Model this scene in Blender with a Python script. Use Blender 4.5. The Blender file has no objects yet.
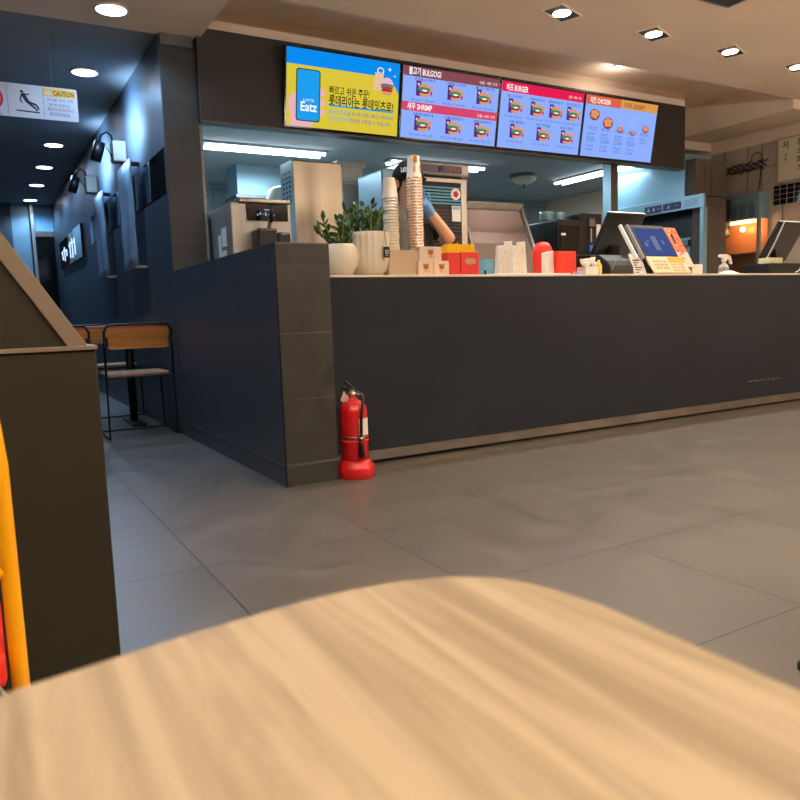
import bpy, math, random
from mathutils import Matrix, Vector, Euler
random.seed(7)
SC = bpy.context.scene
COL = SC.collection
PI = math.pi

# ------------------------------------------------------------------ helpers
def lin(c):
    if isinstance(c, str):
        c = c.lstrip('#'); c = tuple(int(c[i:i+2], 16)/255 for i in (0, 2, 4))
        c = tuple(x/12.92 if x <= .04045 else ((x+.055)/1.055)**2.4 for x in c)
    return (c[0], c[1], c[2], 1)

def mat(name, color, rough=.5, metal=0, noise=0, nscale=8, bump=0, emit=0, trans=0, ior=1.45, coat=0, stretch=(1, 1, 1), spec=.5, alpha=1):
    m = bpy.data.materials.new(name); m.use_nodes = True
    nt = m.node_tree; n = nt.nodes; L = nt.links
    b = n['Principled BSDF']
    b.inputs['Base Color'].default_value = lin(color)
    b.inputs['Roughness'].default_value = rough
    b.inputs['Metallic'].default_value = metal
    b.inputs['IOR'].default_value = ior
    b.inputs['Specular IOR Level'].default_value = spec
    b.inputs['Transmission Weight'].default_value = trans
    b.inputs['Coat Weight'].default_value = coat
    b.inputs['Alpha'].default_value = alpha
    if emit:
        b.inputs['Emission Color'].default_value = lin(color)
        b.inputs['Emission Strength'].default_value = emit
    if noise or bump:
        tc = n.new('ShaderNodeTexCoord'); mp = n.new('ShaderNodeMapping')
        mp.inputs['Scale'].default_value = stretch
        nz = n.new('ShaderNodeTexNoise'); nz.inputs['Scale'].default_value = nscale; nz.inputs['Detail'].default_value = 5
        L.new(tc.outputs['Object'], mp.inputs[0]); L.new(mp.outputs[0], nz.inputs['Vector'])
        if noise:
            c = lin(color)
            r = n.new('ShaderNodeValToRGB')
            r.color_ramp.elements[0].position = .3; r.color_ramp.elements[1].position = .7
            r.color_ramp.elements[0].color = tuple(x*(1-noise) for x in c[:3])+(1,)
            r.color_ramp.elements[1].color = tuple(min(1, x*(1+noise)) for x in c[:3])+(1,)
            L.new(nz.outputs[0], r.inputs[0]); L.new(r.outputs[0], b.inputs['Base Color'])
        if bump:
            bp = n.new('ShaderNodeBump'); bp.inputs['Strength'].default_value = bump; bp.inputs['Distance'].default_value = .01
            L.new(nz.outputs[0], bp.inputs['Height']); L.new(bp.outputs[0], b.inputs['Normal'])
    return m

def tile_mat(name, c1, c2, grout, w, h, u0, v0, mode, rough=.4, mortar=.003, noise=.25, nscale=3, spec=.5, rvar=.1):
    """rectangular tiles; mode 'floor' uses x,y ; mode 'wall' uses x+y,z"""
    m = bpy.data.materials.new(name); m.use_nodes = True
    nt = m.node_tree; n = nt.nodes; L = nt.links; b = n['Principled BSDF']
    tc = n.new('ShaderNodeTexCoord'); sp = n.new('ShaderNodeSeparateXYZ'); cb = n.new('ShaderNodeCombineXYZ')
    L.new(tc.outputs['Object'], sp.inputs[0])
    def add(a, k):
        x = n.new('ShaderNodeMath'); x.operation = 'ADD'; L.new(a, x.inputs[0])
        if isinstance(k, (int, float)): x.inputs[1].default_value = k
        else: L.new(k, x.inputs[1])
        return x.outputs[0]
    if mode == 'floor':
        L.new(add(sp.outputs[0], -u0), cb.inputs[0]); L.new(add(sp.outputs[1], -v0), cb.inputs[1])
    else:
        L.new(add(add(sp.outputs[0], sp.outputs[1]), -u0), cb.inputs[0]); L.new(add(sp.outputs[2], -v0), cb.inputs[1])
    br = n.new('ShaderNodeTexBrick'); br.offset = 0; br.squash = 1
    br.inputs['Scale'].default_value = 1; br.inputs['Brick Width'].default_value = w; br.inputs['Row Height'].default_value = h
    br.inputs['Mortar Size'].default_value = mortar; br.inputs['Mortar Smooth'].default_value = .1; br.inputs['Bias'].default_value = 0
    br.inputs['Color1'].default_value = lin(c1); br.inputs['Color2'].default_value = lin(c2); br.inputs['Mortar'].default_value = lin(grout)
    L.new(cb.outputs[0], br.inputs['Vector'])
    nz = n.new('ShaderNodeTexNoise'); nz.inputs['Scale'].default_value = nscale; nz.inputs['Detail'].default_value = 8; nz.inputs['Roughness'].default_value = .65
    L.new(tc.outputs['Object'], nz.inputs['Vector'])
    rp = n.new('ShaderNodeMapRange'); rp.inputs[1].default_value = .3; rp.inputs[2].default_value = .7
    rp.inputs[3].default_value = 1-noise; rp.inputs[4].default_value = 1+noise
    L.new(nz.outputs[0], rp.inputs[0])
    mx = n.new('ShaderNodeVectorMath'); mx.operation = 'SCALE'
    L.new(br.outputs['Color'], mx.inputs[0]); L.new(rp.outputs[0], mx.inputs['Scale'])
    L.new(mx.outputs[0], b.inputs['Base Color'])
    rr = n.new('ShaderNodeMapRange'); rr.inputs[1].default_value = .3; rr.inputs[2].default_value = .7
    rr.inputs[3].default_value = rough-rvar; rr.inputs[4].default_value = rough+rvar
    L.new(nz.outputs[0], rr.inputs[0]); L.new(rr.outputs[0], b.inputs['Roughness'])
    b.inputs['Specular IOR Level'].default_value = spec
    bp = n.new('ShaderNodeBump'); bp.inputs['Strength'].default_value = .35; bp.inputs['Distance'].default_value = .003; bp.invert = True
    L.new(br.outputs['Fac'], bp.inputs['Height']); L.new(bp.outputs[0], b.inputs['Normal'])
    return m

def wood_mat(name, c1, c2, axis='y', scale=6, rough=.4, dist=2.0, coat=0):
    m = bpy.data.materials.new(name); m.use_nodes = True
    nt = m.node_tree; n = nt.nodes; L = nt.links; b = n['Principled BSDF']
    tc = n.new('ShaderNodeTexCoord'); mp = n.new('ShaderNodeMapping')
    mp.inputs['Scale'].default_value = {'y': (1, .06, 1), 'x': (.06, 1, 1)}[axis]
    L.new(tc.outputs['Object'], mp.inputs[0])
    nz = n.new('ShaderNodeTexNoise'); nz.inputs['Scale'].default_value = scale; nz.inputs['Detail'].default_value = 6; nz.inputs['Roughness'].default_value = .6; nz.inputs['Distortion'].default_value = dist
    L.new(mp.outputs[0], nz.inputs['Vector'])
    r = n.new('ShaderNodeValToRGB'); r.color_ramp.elements[0].position = .38; r.color_ramp.elements[1].position = .58
    r.color_ramp.elements[0].color = lin(c1); r.color_ramp.elements[1].color = lin(c2)
    L.new(nz.outputs[0], r.inputs[0]); L.new(r.outputs[0], b.inputs['Base Color'])
    b.inputs['Roughness'].default_value = rough; b.inputs['Coat Weight'].default_value = coat
    return m

def emis(name, color, s=1):
    m = bpy.data.materials.new(name); m.use_nodes = True
    nt = m.node_tree; nt.nodes.clear()
    e = nt.nodes.new('ShaderNodeEmission'); o = nt.nodes.new('ShaderNodeOutputMaterial')
    e.inputs[0].default_value = lin(color); e.inputs[1].default_value = s
    nt.links.new(e.outputs[0], o.inputs[0])
    return m

class MB:
    def __init__(s, M=None):
        s.v = []; s.f = []; s.mi = []; s.mats = []; s.m = None; s.M = M or Matrix()
    def use(s, m): s.m = m; return s
    def add(s, vs, fs):
        if s.m not in s.mats: s.mats.append(s.m)
        k = s.mats.index(s.m); o = len(s.v)
        s.v += [s.M @ Vector(p) for p in vs]
        for f in fs: s.f.append(tuple(i+o for i in f)); s.mi.append(k)
        return s
    def box(s, x0, x1, y0, y1, z0, z1):
        return s.add([(x0,y0,z0),(x1,y0,z0),(x1,y1,z0),(x0,y1,z0),(x0,y0,z1),(x1,y0,z1),(x1,y1,z1),(x0,y1,z1)],
                     [(0,3,2,1),(4,5,6,7),(0,1,5,4),(1,2,6,5),(2,3,7,6),(3,0,4,7)])
    def poly(s, pts, d):                         # pts (x,y) ccw at z 0, extruded by d along z
        n = len(pts)
        return s.add([(x, y, 0) for x, y in pts]+[(x, y, d) for x, y in pts],
                     [tuple(range(n-1, -1, -1)), tuple(range(n, 2*n))]+[(i, (i+1) % n, n+(i+1) % n, n+i) for i in range(n)])
    def flat(s, pts, z):
        return s.add([(x, y, z) for x, y in pts], [tuple(range(len(pts)))])
    def prism(s, pts, axis, a, b):               # pts in the plane across the axis
        def P(p, t): return {'x': (t, p[0], p[1]), 'y': (p[0], t, p[1]), 'z': (p[0], p[1], t)}[axis]
        n = len(pts)
        return s.add([P(p, a) for p in pts]+[P(p, b) for p in pts],
                     [tuple(range(n)), tuple(range(2*n-1, n-1, -1))]+[(i, n+i, n+(i+1) % n, (i+1) % n) for i in range(n)])
    def lathe(s, prof, c=(0, 0, 0), n=24, wob=None):
        vs = []; fs = []
        for j, (r, z) in enumerate(prof):
            for i in range(n):
                a = 2*PI*i/n; k = wob(a, z) if wob else 1
                vs.append((c[0]+r*k*math.cos(a), c[1]+r*k*math.sin(a), c[2]+z))
        for j in range(len(prof)-1):
            for i in range(n):
                fs.append((j*n+i, j*n+(i+1) % n, (j+1)*n+(i+1) % n, (j+1)*n+i))
        fs.append(tuple(range(n-1, -1, -1))); fs.append(tuple((len(prof)-1)*n+i for i in range(n)))
        return s.add(vs, fs)
    def tube(s, pts, r, n=8, closed=False):
        pts = [Vector(p) for p in pts]; vs = []; fs = []; k = len(pts)
        rs = r if isinstance(r, (list, tuple)) else [r]*k
        up = None
        for i, p in enumerate(pts):
            if closed: t = (pts[(i+1) % k]-pts[i-1])
            else: t = pts[min(i+1, k-1)]-pts[max(i-1, 0)]
            t.normalize()
            if up is None: up = Vector((0, 0, 1)) if abs(t.z) < .9 else Vector((1, 0, 0))
            a = t.cross(up).normalized(); up = a.cross(t).normalized()
            for j in range(n):
                q = 2*PI*j/n
                vs.append(p+(a*math.cos(q)+up*math.sin(q))*rs[i])
        for i in range(k if closed else k-1):
            for j in range(n):
                i2 = (i+1) % k
                fs.append((i*n+j, i*n+(j+1) % n, i2*n+(j+1) % n, i2*n+j))
        if not closed:
            fs.append(tuple(range(n-1, -1, -1))); fs.append(tuple((k-1)*n+j for j in range(n)))
        return s.add(vs, fs)
    def cyl(s, a, b, r, n=16): return s.tube([a, b], r, n)
    def ell(s, c, r, n=16, k=10):
        prof = [(max(1e-4, math.sin(PI*j/k)), -math.cos(PI*j/k)) for j in range(k+1)]
        vs = []; fs = []
        for rr, z in prof:
            for i in range(n):
                a = 2*PI*i/n; vs.append((c[0]+r[0]*rr*math.cos(a), c[1]+r[1]*rr*math.sin(a), c[2]+r[2]*z))
        for j in range(k):
            for i in range(n): fs.append((j*n+i, j*n+(i+1) % n, (j+1)*n+(i+1) % n, (j+1)*n+i))
        return s.add(vs, fs)
    def text(s, txt, x, y, h, z=0, align='LEFT', ext=0, width=None, bold=0):
        cu = bpy.data.curves.new('t', 'FONT'); cu.body = txt; cu.size = h; cu.align_x = align; cu.resolution_u = 2
        cu.extrude = ext; cu.offset = bold*h
        ob = bpy.data.objects.new('t', cu); COL.objects.link(ob)
        dg = bpy.context.evaluated_depsgraph_get(); me = ob.evaluated_get(dg).to_mesh()
        vs = [v.co.copy() for v in me.vertices]; fs = [tuple(p.vertices) for p in me.polygons]
        ob.evaluated_get(dg).to_mesh_clear(); bpy.data.objects.remove(ob); bpy.data.curves.remove(cu)
        if not vs: return s
        k = 1
        if width:
            x0 = min(v.x for v in vs); x1 = max(v.x for v in vs); k = width/(x1-x0)
        return s.add([(x+v.x*k, y+v.y, z+v.z) for v in vs], fs)
    def build(s, name, parent=None, smooth=False, bevel=0, seg=2, local=False, mats=None):
        me = bpy.data.meshes.new(name)
        off = Vector((0, 0, 0))
        if parent is not None and not local:
            off = wloc(parent)
        me.from_pydata([tuple(v-off) for v in s.v], [], s.f)
        for m in (mats or s.mats): me.materials.append(m)
        for p, k in zip(me.polygons, s.mi): p.material_index = k; p.use_smooth = smooth
        me.validate(); me.update()
        o = bpy.data.objects.new(name, me); COL.objects.link(o)
        if parent is not None: o.parent = parent
        if bevel:
            b = o.modifiers.new('bevel', 'BEVEL'); b.width = bevel; b.segments = seg; b.limit_method = 'ANGLE'; b.angle_limit = .6
        return o

def wloc(o):
    v = Vector((0, 0, 0))
    while o is not None: v = v+o.location; o = o.parent
    return v
def thing(name, label, cat, loc=(0, 0, 0), rz=0, group=None, M=None):
    o = bpy.data.objects.new(name, None); COL.objects.link(o); o.empty_display_size = .1
    if M is not None: o.matrix_world = M
    else: o.location = loc; o.rotation_euler = (0, 0, rz)
    o['label'] = label; o['category'] = cat
    if group: o['group'] = group
    return o
def tag(o, label, cat, group=None, kind=None):
    o['label'] = label; o['category'] = cat
    if group: o['group'] = group
    if kind: o['kind'] = kind
    return o
def struct(o): o['kind'] = 'structure'; return o
def dup(root, loc=None, rz=None, label=None, group=None, parent=None):
    r = root.copy(); COL.objects.link(r)
    if parent is not None: r.parent = parent
    if loc is not None: r.location = loc
    if rz is not None: r.rotation_euler = (0, 0, rz)
    if label: r['label'] = label
    if group: r['group'] = group
    for ch in list(root.children): dup(ch, parent=r)
    return r
def mb(m, M=None): return MB(M).use(m)
def rrect(x0, x1, y0, y1, r, n=6):
    out = []
    for cx, cy, a0 in ((x1-r, y0+r, -PI/2), (x1-r, y1-r, 0), (x0+r, y1-r, PI/2), (x0+r, y0+r, PI)):
        for i in range(n+1):
            a = a0+PI/2*i/n; out.append((cx+r*math.cos(a), cy+r*math.sin(a)))
    return out
def disc(cx, cy, rx, ry, n=14, a0=0, a1=2*PI):
    return [(cx+rx*math.cos(a0+(a1-a0)*i/n), cy+ry*math.sin(a0+(a1-a0)*i/n)) for i in range(n if a1-a0 > 6.2 else n+1)]

# ------------------------------------------------------------------ materials
M_ = {}
M_['floor'] = tile_mat('floor_tile', '#59534b', '#5c564e', '#37332e', .6, .6, .557, 1.047, 'floor', rough=.38, mortar=.003, noise=.16, nscale=7, rvar=.06)
M_['navy'] = tile_mat('navy_tile', '#38424f', '#353f4b', '#4e5661', .6, .3, .1, .098, 'wall', rough=.42, mortar=.0016, noise=.12, nscale=5, spec=.8, rvar=.04)
M_['brown'] = tile_mat('brown_tile', '#2a2a2a', '#2d2d2d', '#454442', .9, .3, .35, .098, 'wall', rough=.45, mortar=.002, noise=.25, nscale=9)
M_['counter'] = mat('counter_laminate', '#20252d', .55, spec=.22, noise=.15, nscale=2)
M_['beige'] = mat('beige_paint', '#e8d0b6', .85, noise=.04, nscale=2, bump=.05)
M_['darkceil'] = mat('dark_ceiling_paint', '#88898c', .8, noise=.06, nscale=2)
M_['bulk'] = mat('bulkhead_panel', '#322c29', .55, noise=.12, nscale=3)
M_['cream'] = mat('cream_worktop', '#d9cdb8', .35, noise=.05, nscale=6)
M_['steel'] = mat('brushed_steel', '#a9a7a2', .3, metal=.6, noise=.12, nscale=14, stretch=(1, 1, .05))
M_['steelwarm'] = mat('reflection_streaked_steel', '#a39b8e', .3, metal=.9, noise=.35, nscale=9, stretch=(1, 1, .03))  # vertical streaks in the colour imitate reflections on the steel
M_['steeldk'] = mat('dull_steel', '#6e6f70', .4, metal=.8, noise=.15, nscale=10)
M_['steelskirt'] = mat('skirting_steel', '#8a8680', .35, metal=.9, noise=.2, nscale=5)
M_['bluesteel'] = mat('pale_blue_steel', '#86a6b4', .35, metal=.3, noise=.06, nscale=3)
M_['black'] = mat('black_plastic', '#0e0e10', .4)
M_['blackgl'] = mat('black_glossy', '#08090b', .12)
M_['blackmetal'] = mat('black_powder_metal', '#131315', .45, metal=.4)
M_['white'] = mat('white_plastic', '#e6e2da', .4)
M_['whitep'] = mat('white_paper', '#eae4d8', .7, noise=.04, nscale=20)
M_['ceramic'] = mat('ivory_ceramic', '#e6dcc6', .4, noise=.03, nscale=10)
M_['red'] = mat('extinguisher_red', '#c4161a', .3, coat=.4)
M_['redbox'] = mat('red_card', '#cf2a20', .5)
M_['redbright'] = mat('bright_red_plastic', '#ea3320', .4)
M_['yellow'] = mat('yellow_card', '#ffc814', .5)
M_['yellowpaint'] = mat('yellow_enamel', '#eeaa06', .35, coat=.3)
M_['orange'] = mat('orange_print', '#e89a30', .6)
M_['leaf'] = mat('zz_leaf', '#2f5224', .28, noise=.4, nscale=30)
M_['stem'] = mat('leaf_stem', '#6d7d3e', .5)
M_['soil'] = mat('potting_soil', '#2c2118', .9)
M_['skin'] = mat('skin', '#d9a07e', .55)
M_['bluesleeve'] = mat('blue_glove', '#5a86b4', .6, noise=.1, nscale=40)
M_['shirt'] = mat('black_shirt', '#141518', .8)
M_['trouser'] = mat('charcoal_trousers', '#1c1d21', .8)
M_['cap'] = mat('black_cap_cloth', '#101114', .8)
M_['hair'] = mat('dark_hair', '#120d0b', .7)
M_['oak'] = wood_mat('pale_oak', '#6d614d', '#8b7f69', 'y', 85, .6, .6)
M_['orangewood'] = wood_mat('orange_plywood', '#9c6226', '#b97a35', 'x', 20, .45)
M_['seatwood'] = wood_mat('seat_plywood', '#9a7350', '#b58c64', 'x', 20, .45)
M_['glass'] = mat('clear_glass', '#ffffff', .03, trans=1, ior=1.45)
M_['darkglass'] = mat('dark_glass', '#04060a', .05, coat=.5)
M_['clear'] = mat('clear_plastic', '#e9e6e2', .15, trans=.75, ior=1.2)
M_['olive'] = mat('olive_laminate', '#27261f', .5, spec=.3, noise=.1, nscale=3)
M_['bintrim'] = mat('bin_wood_trim', '#6e6459', .4, metal=0, noise=.12, nscale=8)
M_['kitchen'] = tile_mat('kitchen_wall_tile', '#93a3a8', '#96a6ab', '#6d7a7e', .3, .3, .1, .1, 'wall', rough=.35, mortar=.004, noise=.06)
M_['kceil'] = mat('kitchen_ceiling', '#a9b4b7', .75, noise=.03, nscale=3)
M_['panelwall'] = mat('wall_panel_laminate', '#b3a694', .6, noise=.12, nscale=4)
M_['line'] = mat('dark_seam', '#4a4238', .8)
M_['woodcab'] = mat('grey_brown_board', '#5b5046', .6, noise=.2, nscale=10, stretch=(3, 3, .3))
M_['signwhite'] = mat('sign_white', '#b4b5bd', .5)
M_['signblack'] = mat('sign_ink', '#15151a', .6)
M_['signred'] = mat('sign_red', '#c0203a', .6)
M_['signyellow'] = mat('sign_yellow', '#dba31a', .55)
M_['wavy'] = mat('grey_film_panel', '#7c8fa4', .35, noise=.3, nscale=9, stretch=(1, 1, .25))
M_['tealwall'] = mat('pale_teal_paint', '#6fa0bc', .6)
M_['rubber'] = mat('rubber', '#0c0c0c', .6)
M_['chromeish'] = mat('brass_valve', '#b9a88a', .3, metal=.9)

# ------------------------------------------------------------------ setting
W0, W1 = 1.165, 1.395          # the corridor wall, its two faces
CZ, KZ = 2.6, 2.275            # dining ceiling, kitchen ceiling
struct(mb(M_['floor']).box(-3, 7.35, -3, 13, -.1, 0).build('floor'))
# ceiling: one slab with a trough above the counter
c = mb(M_['beige'])
c.box(-3, 7.35, -3, 4.21, CZ, CZ+.3)
c.box(-3, 1.43, 4.21, 5.02, CZ, CZ+.3)
c.box(1.43, 7.35, 4.21, 5.03, 2.81, 2.9)
c.box(6.66, 7.19, 4.21, 5.49, 2.515, 2.81)
c.box(1.43, 6.2, 5.03, 5.1, 2.3, 2.9)            # back face of the trough
c.box(6.2, 7.35, 5.03, 5.49, 2.81, 2.9)
c.box(6.1, 7.35, 5.49, 5.55, 2.43, 2.9)          # header
c.use(M_['darkceil']); c.box(-3, 1.43, 5.02, 13, CZ, CZ+.3)
struct(c.build('ceiling'))
struct(mb(M_['kceil']).box(W1, 6.2, 5.1, 8.2, KZ, KZ+.1).box(6.2, 7.18, 5.56, 8.2, KZ, KZ+.1).build('ceiling'))
w = mb(M_['navy']); w.box(W0, W1-.01, 5.0, 12.6, 0, CZ); w.use(M_['brown']); w.box(W0+.005, W1, 4.99, 5.03, 0, CZ-.02)
struct(w.build('wall_corridor'))
w = mb(M_['navy']); w.box(W0, W0+.02, 3.105, 4.99, 0, 1.095); w.use(M_['brown']); w.box(W0+.02, 1.425, 3.12, 4.99, 0, 1.09); w.box(W0+.004, 1.425, 3.10, 3.12, 0, 1.095)
w.use(M_['blackmetal']); w.box(W0-.002, W0+.004, 3.097, 3.105, 0, 1.1)
w.use(M_['steeldk']); w.box(W0+.006, 1.425, 3.097, 3.1, .093, .103); w.box(W0-.003, W0, 3.105, 4.99, .095, .101); w.box(W0, 1.427, 3.098, 4.99, 1.095, 1.1)
struct(w.build('wall_half_height'))
t = mb(M_['steeldk']); t.box(W0+.01, W1-.02, 4.975, 4.99, CZ-.07, CZ-.001); struct(t.build('trim_1'))
struct(mb(M_['brown']).box(-3.1, -3, -3, 13, 0, CZ).build('wall_left'))
struct(mb(M_['brown']).box(-3, 7.35, -3.1, -3, 0, CZ).build('wall_behind'))
struct(mb(M_['kitchen']).box(W1, 7.2, 8.2, 8.3, 0, KZ).build('wall_kitchen_back'))
struct(mb(M_['kitchen']).box(W1, W1+.03, 5.03, 8.2, 0, KZ).build('wall_kitchen_left'))
# right wall with panels
w = mb(M_['beige']); w.box(7.2, 7.35, -3, 8.3, 0, 2.9)
w.use(M_['panelwall']); w.box(7.185, 7.2, 4.1, 5.49, 0, 2.385)
w.use(M_['line'])
for y in (4.62, 4.86, 5.02, 5.3): w.box(7.182, 7.185, y, y+.006, 0, 2.38)
w.box(7.182, 7.185, 4.1, 5.49, 2.14, 2.145)
w.use(M_['blackgl']); w.box(7.18, 7.186, 3.3, 4.72, 1.74, 1.93)
w.use(M_['panelwall'])
for i in range(20): w.box(7.177, 7.181, 3.3+i*.075, 3.305+i*.075, 1.74, 1.93)
for z in (1.79, 1.84, 1.89): w.box(7.177, 7.181, 3.3, 4.72, z, z+.004)
struct(w.build('wall_right'))
# bulkhead above the counter
b = mb(M_['bulk']).box(1.40, 6.11, 4.95, 5.05, 2.075, 2.66)
b.use(M_['steeldk']).box(1.40, 6.11, 4.945, 5.05, 2.068, 2.075)
b = b.build('trim_2', bevel=.002); struct(b); b['label'] = 'dark brown bulkhead panel above the counter'
# corridor end
e = mb(M_['navy']); e.box(-3, .6, 12.6, 12.75, 0, CZ)
e.use(M_['tealwall']); e.box(.9, 1.17, 12.6, 12.75, 2.2, CZ)
e.use(M_['steelwarm']); e.box(.9, 1.17, 12.57, 12.6, 2.12, 2.2)
e.use(M_['blackgl']); e.box(.9, 1.17, 12.6, 12.75, 0, 2.12)
struct(e.build('wall_corridor_end'))
g = mb(M_['bluesteel']).box(.6, .86, 12.62, 12.66, 0, CZ); struct(g.build('window_1'))
g = mb(M_['steel']).box(.855, .9, 12.52, 12.62, 0, CZ); g.use(M_['blackmetal']).box(.84, .856, 12.52, 12.62, 0, CZ); struct(g.build('trim_3'))
# dark glass band set in the corridor wall
g = mb(M_['darkglass']).box(1.16, 1.1655, 5.03, 8.6, 1.62, 1.9); struct(g.build('window_2'))
# ------------------------------------------------------------------ counter
t = thing('service_counter', 'long black front service counter with cream worktop and steel kick strip', 'counter', (1.43, 3.3, 0))
mb(M_['counter']).box(1.43, 7.15, 3.3, 3.9, .075, .955).build('counter_body', t, bevel=.002)
mb(M_['cream']).box(1.43, 7.15, 3.29, 3.92, .955, .968).build('worktop', t, bevel=.003)
mb(M_['steelskirt']).box(1.43, 7.15, 3.315, 3.33, .02, .075).build('kick_strip', t)
mb(M_['black']).box(1.43, 7.15, 3.35, 3.88, 0, .075).build('plinth', t)
s = mb(M_['steelskirt'])
for i in range(7): s.box(4.78+i*.055, 4.81+i*.055+random.random()*.02, 3.298, 3.3, .196+random.random()*.004, .203)
s.build('sticker_residue', t)

# ------------------------------------------------------------------ lamps
cool_e = emis('cool_lamp', '#e8f0ff', 14); warm_e = emis('warm_lamp', '#ffe9c8', 16); tube_e = emis('tube_lamp', '#eef6ff', 9)
def light(kind, loc, power, color, size=.1, rot=(0, 0, 0), spot=None, blend=.6):
    l = bpy.data.lights.new('lamp_light', kind); l.energy = power; l.color = color
    if kind == 'AREA': l.shape = 'DISK'; l.size = size
    else: l.shadow_soft_size = size
    if spot: l.spot_size = spot; l.spot_blend = blend
    o = bpy.data.objects.new('lamp_light', l); COL.objects.link(o); o.location = loc; o.rotation_euler = rot
    return o
COOL = (.36, .63, 1.0)
COOLN = ['nearest the counter', 'above the hanging sign', 'hidden behind the hanging sign', 'just below the hanging sign', 'second below the hanging sign', 'third below the hanging sign', 'second from the corridor end', 'at the corridor end']
first = None
for i, y in enumerate((4.74, 5.96, 7.2, 8.43, 9.62, 10.86, 12.16)):
    lab = 'round white recessed downlight in the corridor ceiling, ' + ['nearest the counter', 'just above the hanging sign', 'hidden behind the hanging sign', 'first one below the hanging sign', 'second one below the hanging sign', 'third one below the hanging sign', 'the farthest, by the end wall'][i]
    if first is None:
        t = thing('downlight', lab, 'ceiling light', (.85, y, CZ), group='cool corridor downlights')
        mb(M_['white']).lathe([(.098, -.001), (.098, -.008), (.088, -.01), (.085, -.003)], (.85, y, CZ), 32).build('trim_ring', t, True)
        mb(cool_e).lathe([(.084, -.004), (.084, -.0075), (.02, -.009)], (.85, y, CZ), 32).build('diffuser', t, True)
        first = t
    else: dup(first, (.85, y, CZ), label=lab)
    light('SPOT', (.85, y, CZ-.02), 68, COOL, .08, spot=2.7, blend=.5)
for y in (3.5, 2.27): light('SPOT', (.2, y, CZ-.02), 34, (.6, .78, 1), .08, spot=2.7)
first = None
WARM = (1, .93, .84)
for i, x in enumerate((2.52, 3.34, 4.165, 4.975, 5.80)):
    lab = 'warm recessed ceiling spotlight ' + ['at the top edge, above the second menu screen', 'above the third menu screen', 'above the fourth menu screen', 'right of the menu screens', 'at the right edge of the photo'][i]
    if first is None:
        t = thing('spotlight', lab, 'ceiling light', (x, 3.64, CZ), rz=.35, group='warm ceiling spotlights')
        f = mb(M_['beige']);
        for a in ((-.13, .13, -.075, -.065), (-.13, .13, .065, .075), (-.13, -.12, -.065, .065), (.12, .13, -.065, .065)): f.box(*a, -.006, 0)
        f.build('frame', t, local=True)
        mb(M_['brown']).box(-.12, .12, -.065, .065, -.003, 0).build('reflector', t, local=True)
        mb(warm_e).lathe([(.056, -.003), (.053, -.007), (.01, -.010)], n=24).build('bulb', t, True, local=True)
        first = t
    else: dup(first, (x, 3.64, CZ), label=lab)
    light('SPOT', (x, 3.64, CZ-.02), 70, WARM, .04, spot=2.5, blend=.7)
for x in (.9, 2.7, 4.5, 6.2):
    for y in (1.6, -.8): light('SPOT', (x, y, CZ-.02), 42 if x > 1 else 18, WARM, .05, spot=2.6, blend=.7)
# unseen uplights added behind the camera to brighten the ceiling
for x in (-.6, 1.6, 4.2, 6.4): light('AREA', (x, -.5, 1.75), 160, (1, .93, .84), .5, rot=(PI, 0, 0))
t = thing('recessed_lamp', 'small white recessed lamp in the trough above the fourth menu screen', 'ceiling light', (4.947, 4.70, 2.81))
mb(M_['white']).lathe([(.05, 0), (.05, -.012), (.042, -.014)], (4.947, 4.70, 2.81), 20).build('rim', t, True)
mb(emis('dim_lamp', '#fff4e6', 3)).lathe([(.038, -.013), (.036, -.016)], (4.947, 4.70, 2.81), 20).build('diffuser', t)
light('POINT', (4.947, 4.70, 2.68), 3, (1, .85, .8), .03)
t = thing('ceiling_vent', 'dark rectangular vent in the beige ceiling at the top right', 'vent', (4.2, 2.9, CZ))
mb(M_['darkceil']).box(3.75, 4.24, 2.7, 3.125, CZ-.006, CZ).build('grille', t)
mb(M_['brown']).box(3.77, 4.22, 2.72, 3.105, CZ-.008, CZ-.006).build('opening', t)
# kitchen fluorescent fittings
fl = None
for (x, y, rz, lab) in ((2.36, 6.38, 0, 'long twin tube fluorescent light above the ice cream machine'), (4.2, 6.43, 0, 'long twin tube fluorescent light behind the cup stacks'), (6.17, 6.25, PI/2, 'single line fluorescent light beside the kitchen post')):
    if fl is None:
        fl = t = thing('fluorescent_light', lab, 'ceiling light', (x, y, KZ), group='kitchen fluorescent lights')
        mb(M_['kceil']).box(-.58, .58, -.08, .08, -.02, 0).build('housing', t, local=True, bevel=.004)
        for dy in (-.06, .06): mb(tube_e).cyl((-.55, dy, -.034), (.55, dy, -.034), .013, 10).build('tube', t, local=True)
    else: dup(fl, (x, y, KZ), rz, lab)
    l = light('AREA', (x, y, KZ-.08), 45 if x < 6 else 14, (.62, .84, 1), 1); l.data.shape = 'RECTANGLE'; l.data.size = 1.1; l.data.size_y = .15; l.rotation_euler = (0, 0, rz)
# ceiling dome
t = thing('ceiling_dome', 'off white round heat detector dome on the kitchen ceiling', 'detector', (5.5, 6.63, KZ))
mb(M_['steeldk']).lathe([(.17, 0), (.165, -.02), (.14, -.03)], (5.5, 6.63, KZ), 28).build('base_plate', t, True)
mb(M_['ceramic']).lathe([(.14, -.03), (.13, -.06), (.09, -.09), (.03, -.11)], (5.5, 6.63, KZ), 28).build('dome', t, True)
mb(M_['steeldk']).lathe([(.02, -.105), (.022, -.14), (.01, -.15)], (5.5, 6.63, KZ), 12).build('sensor', t, True)

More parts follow.
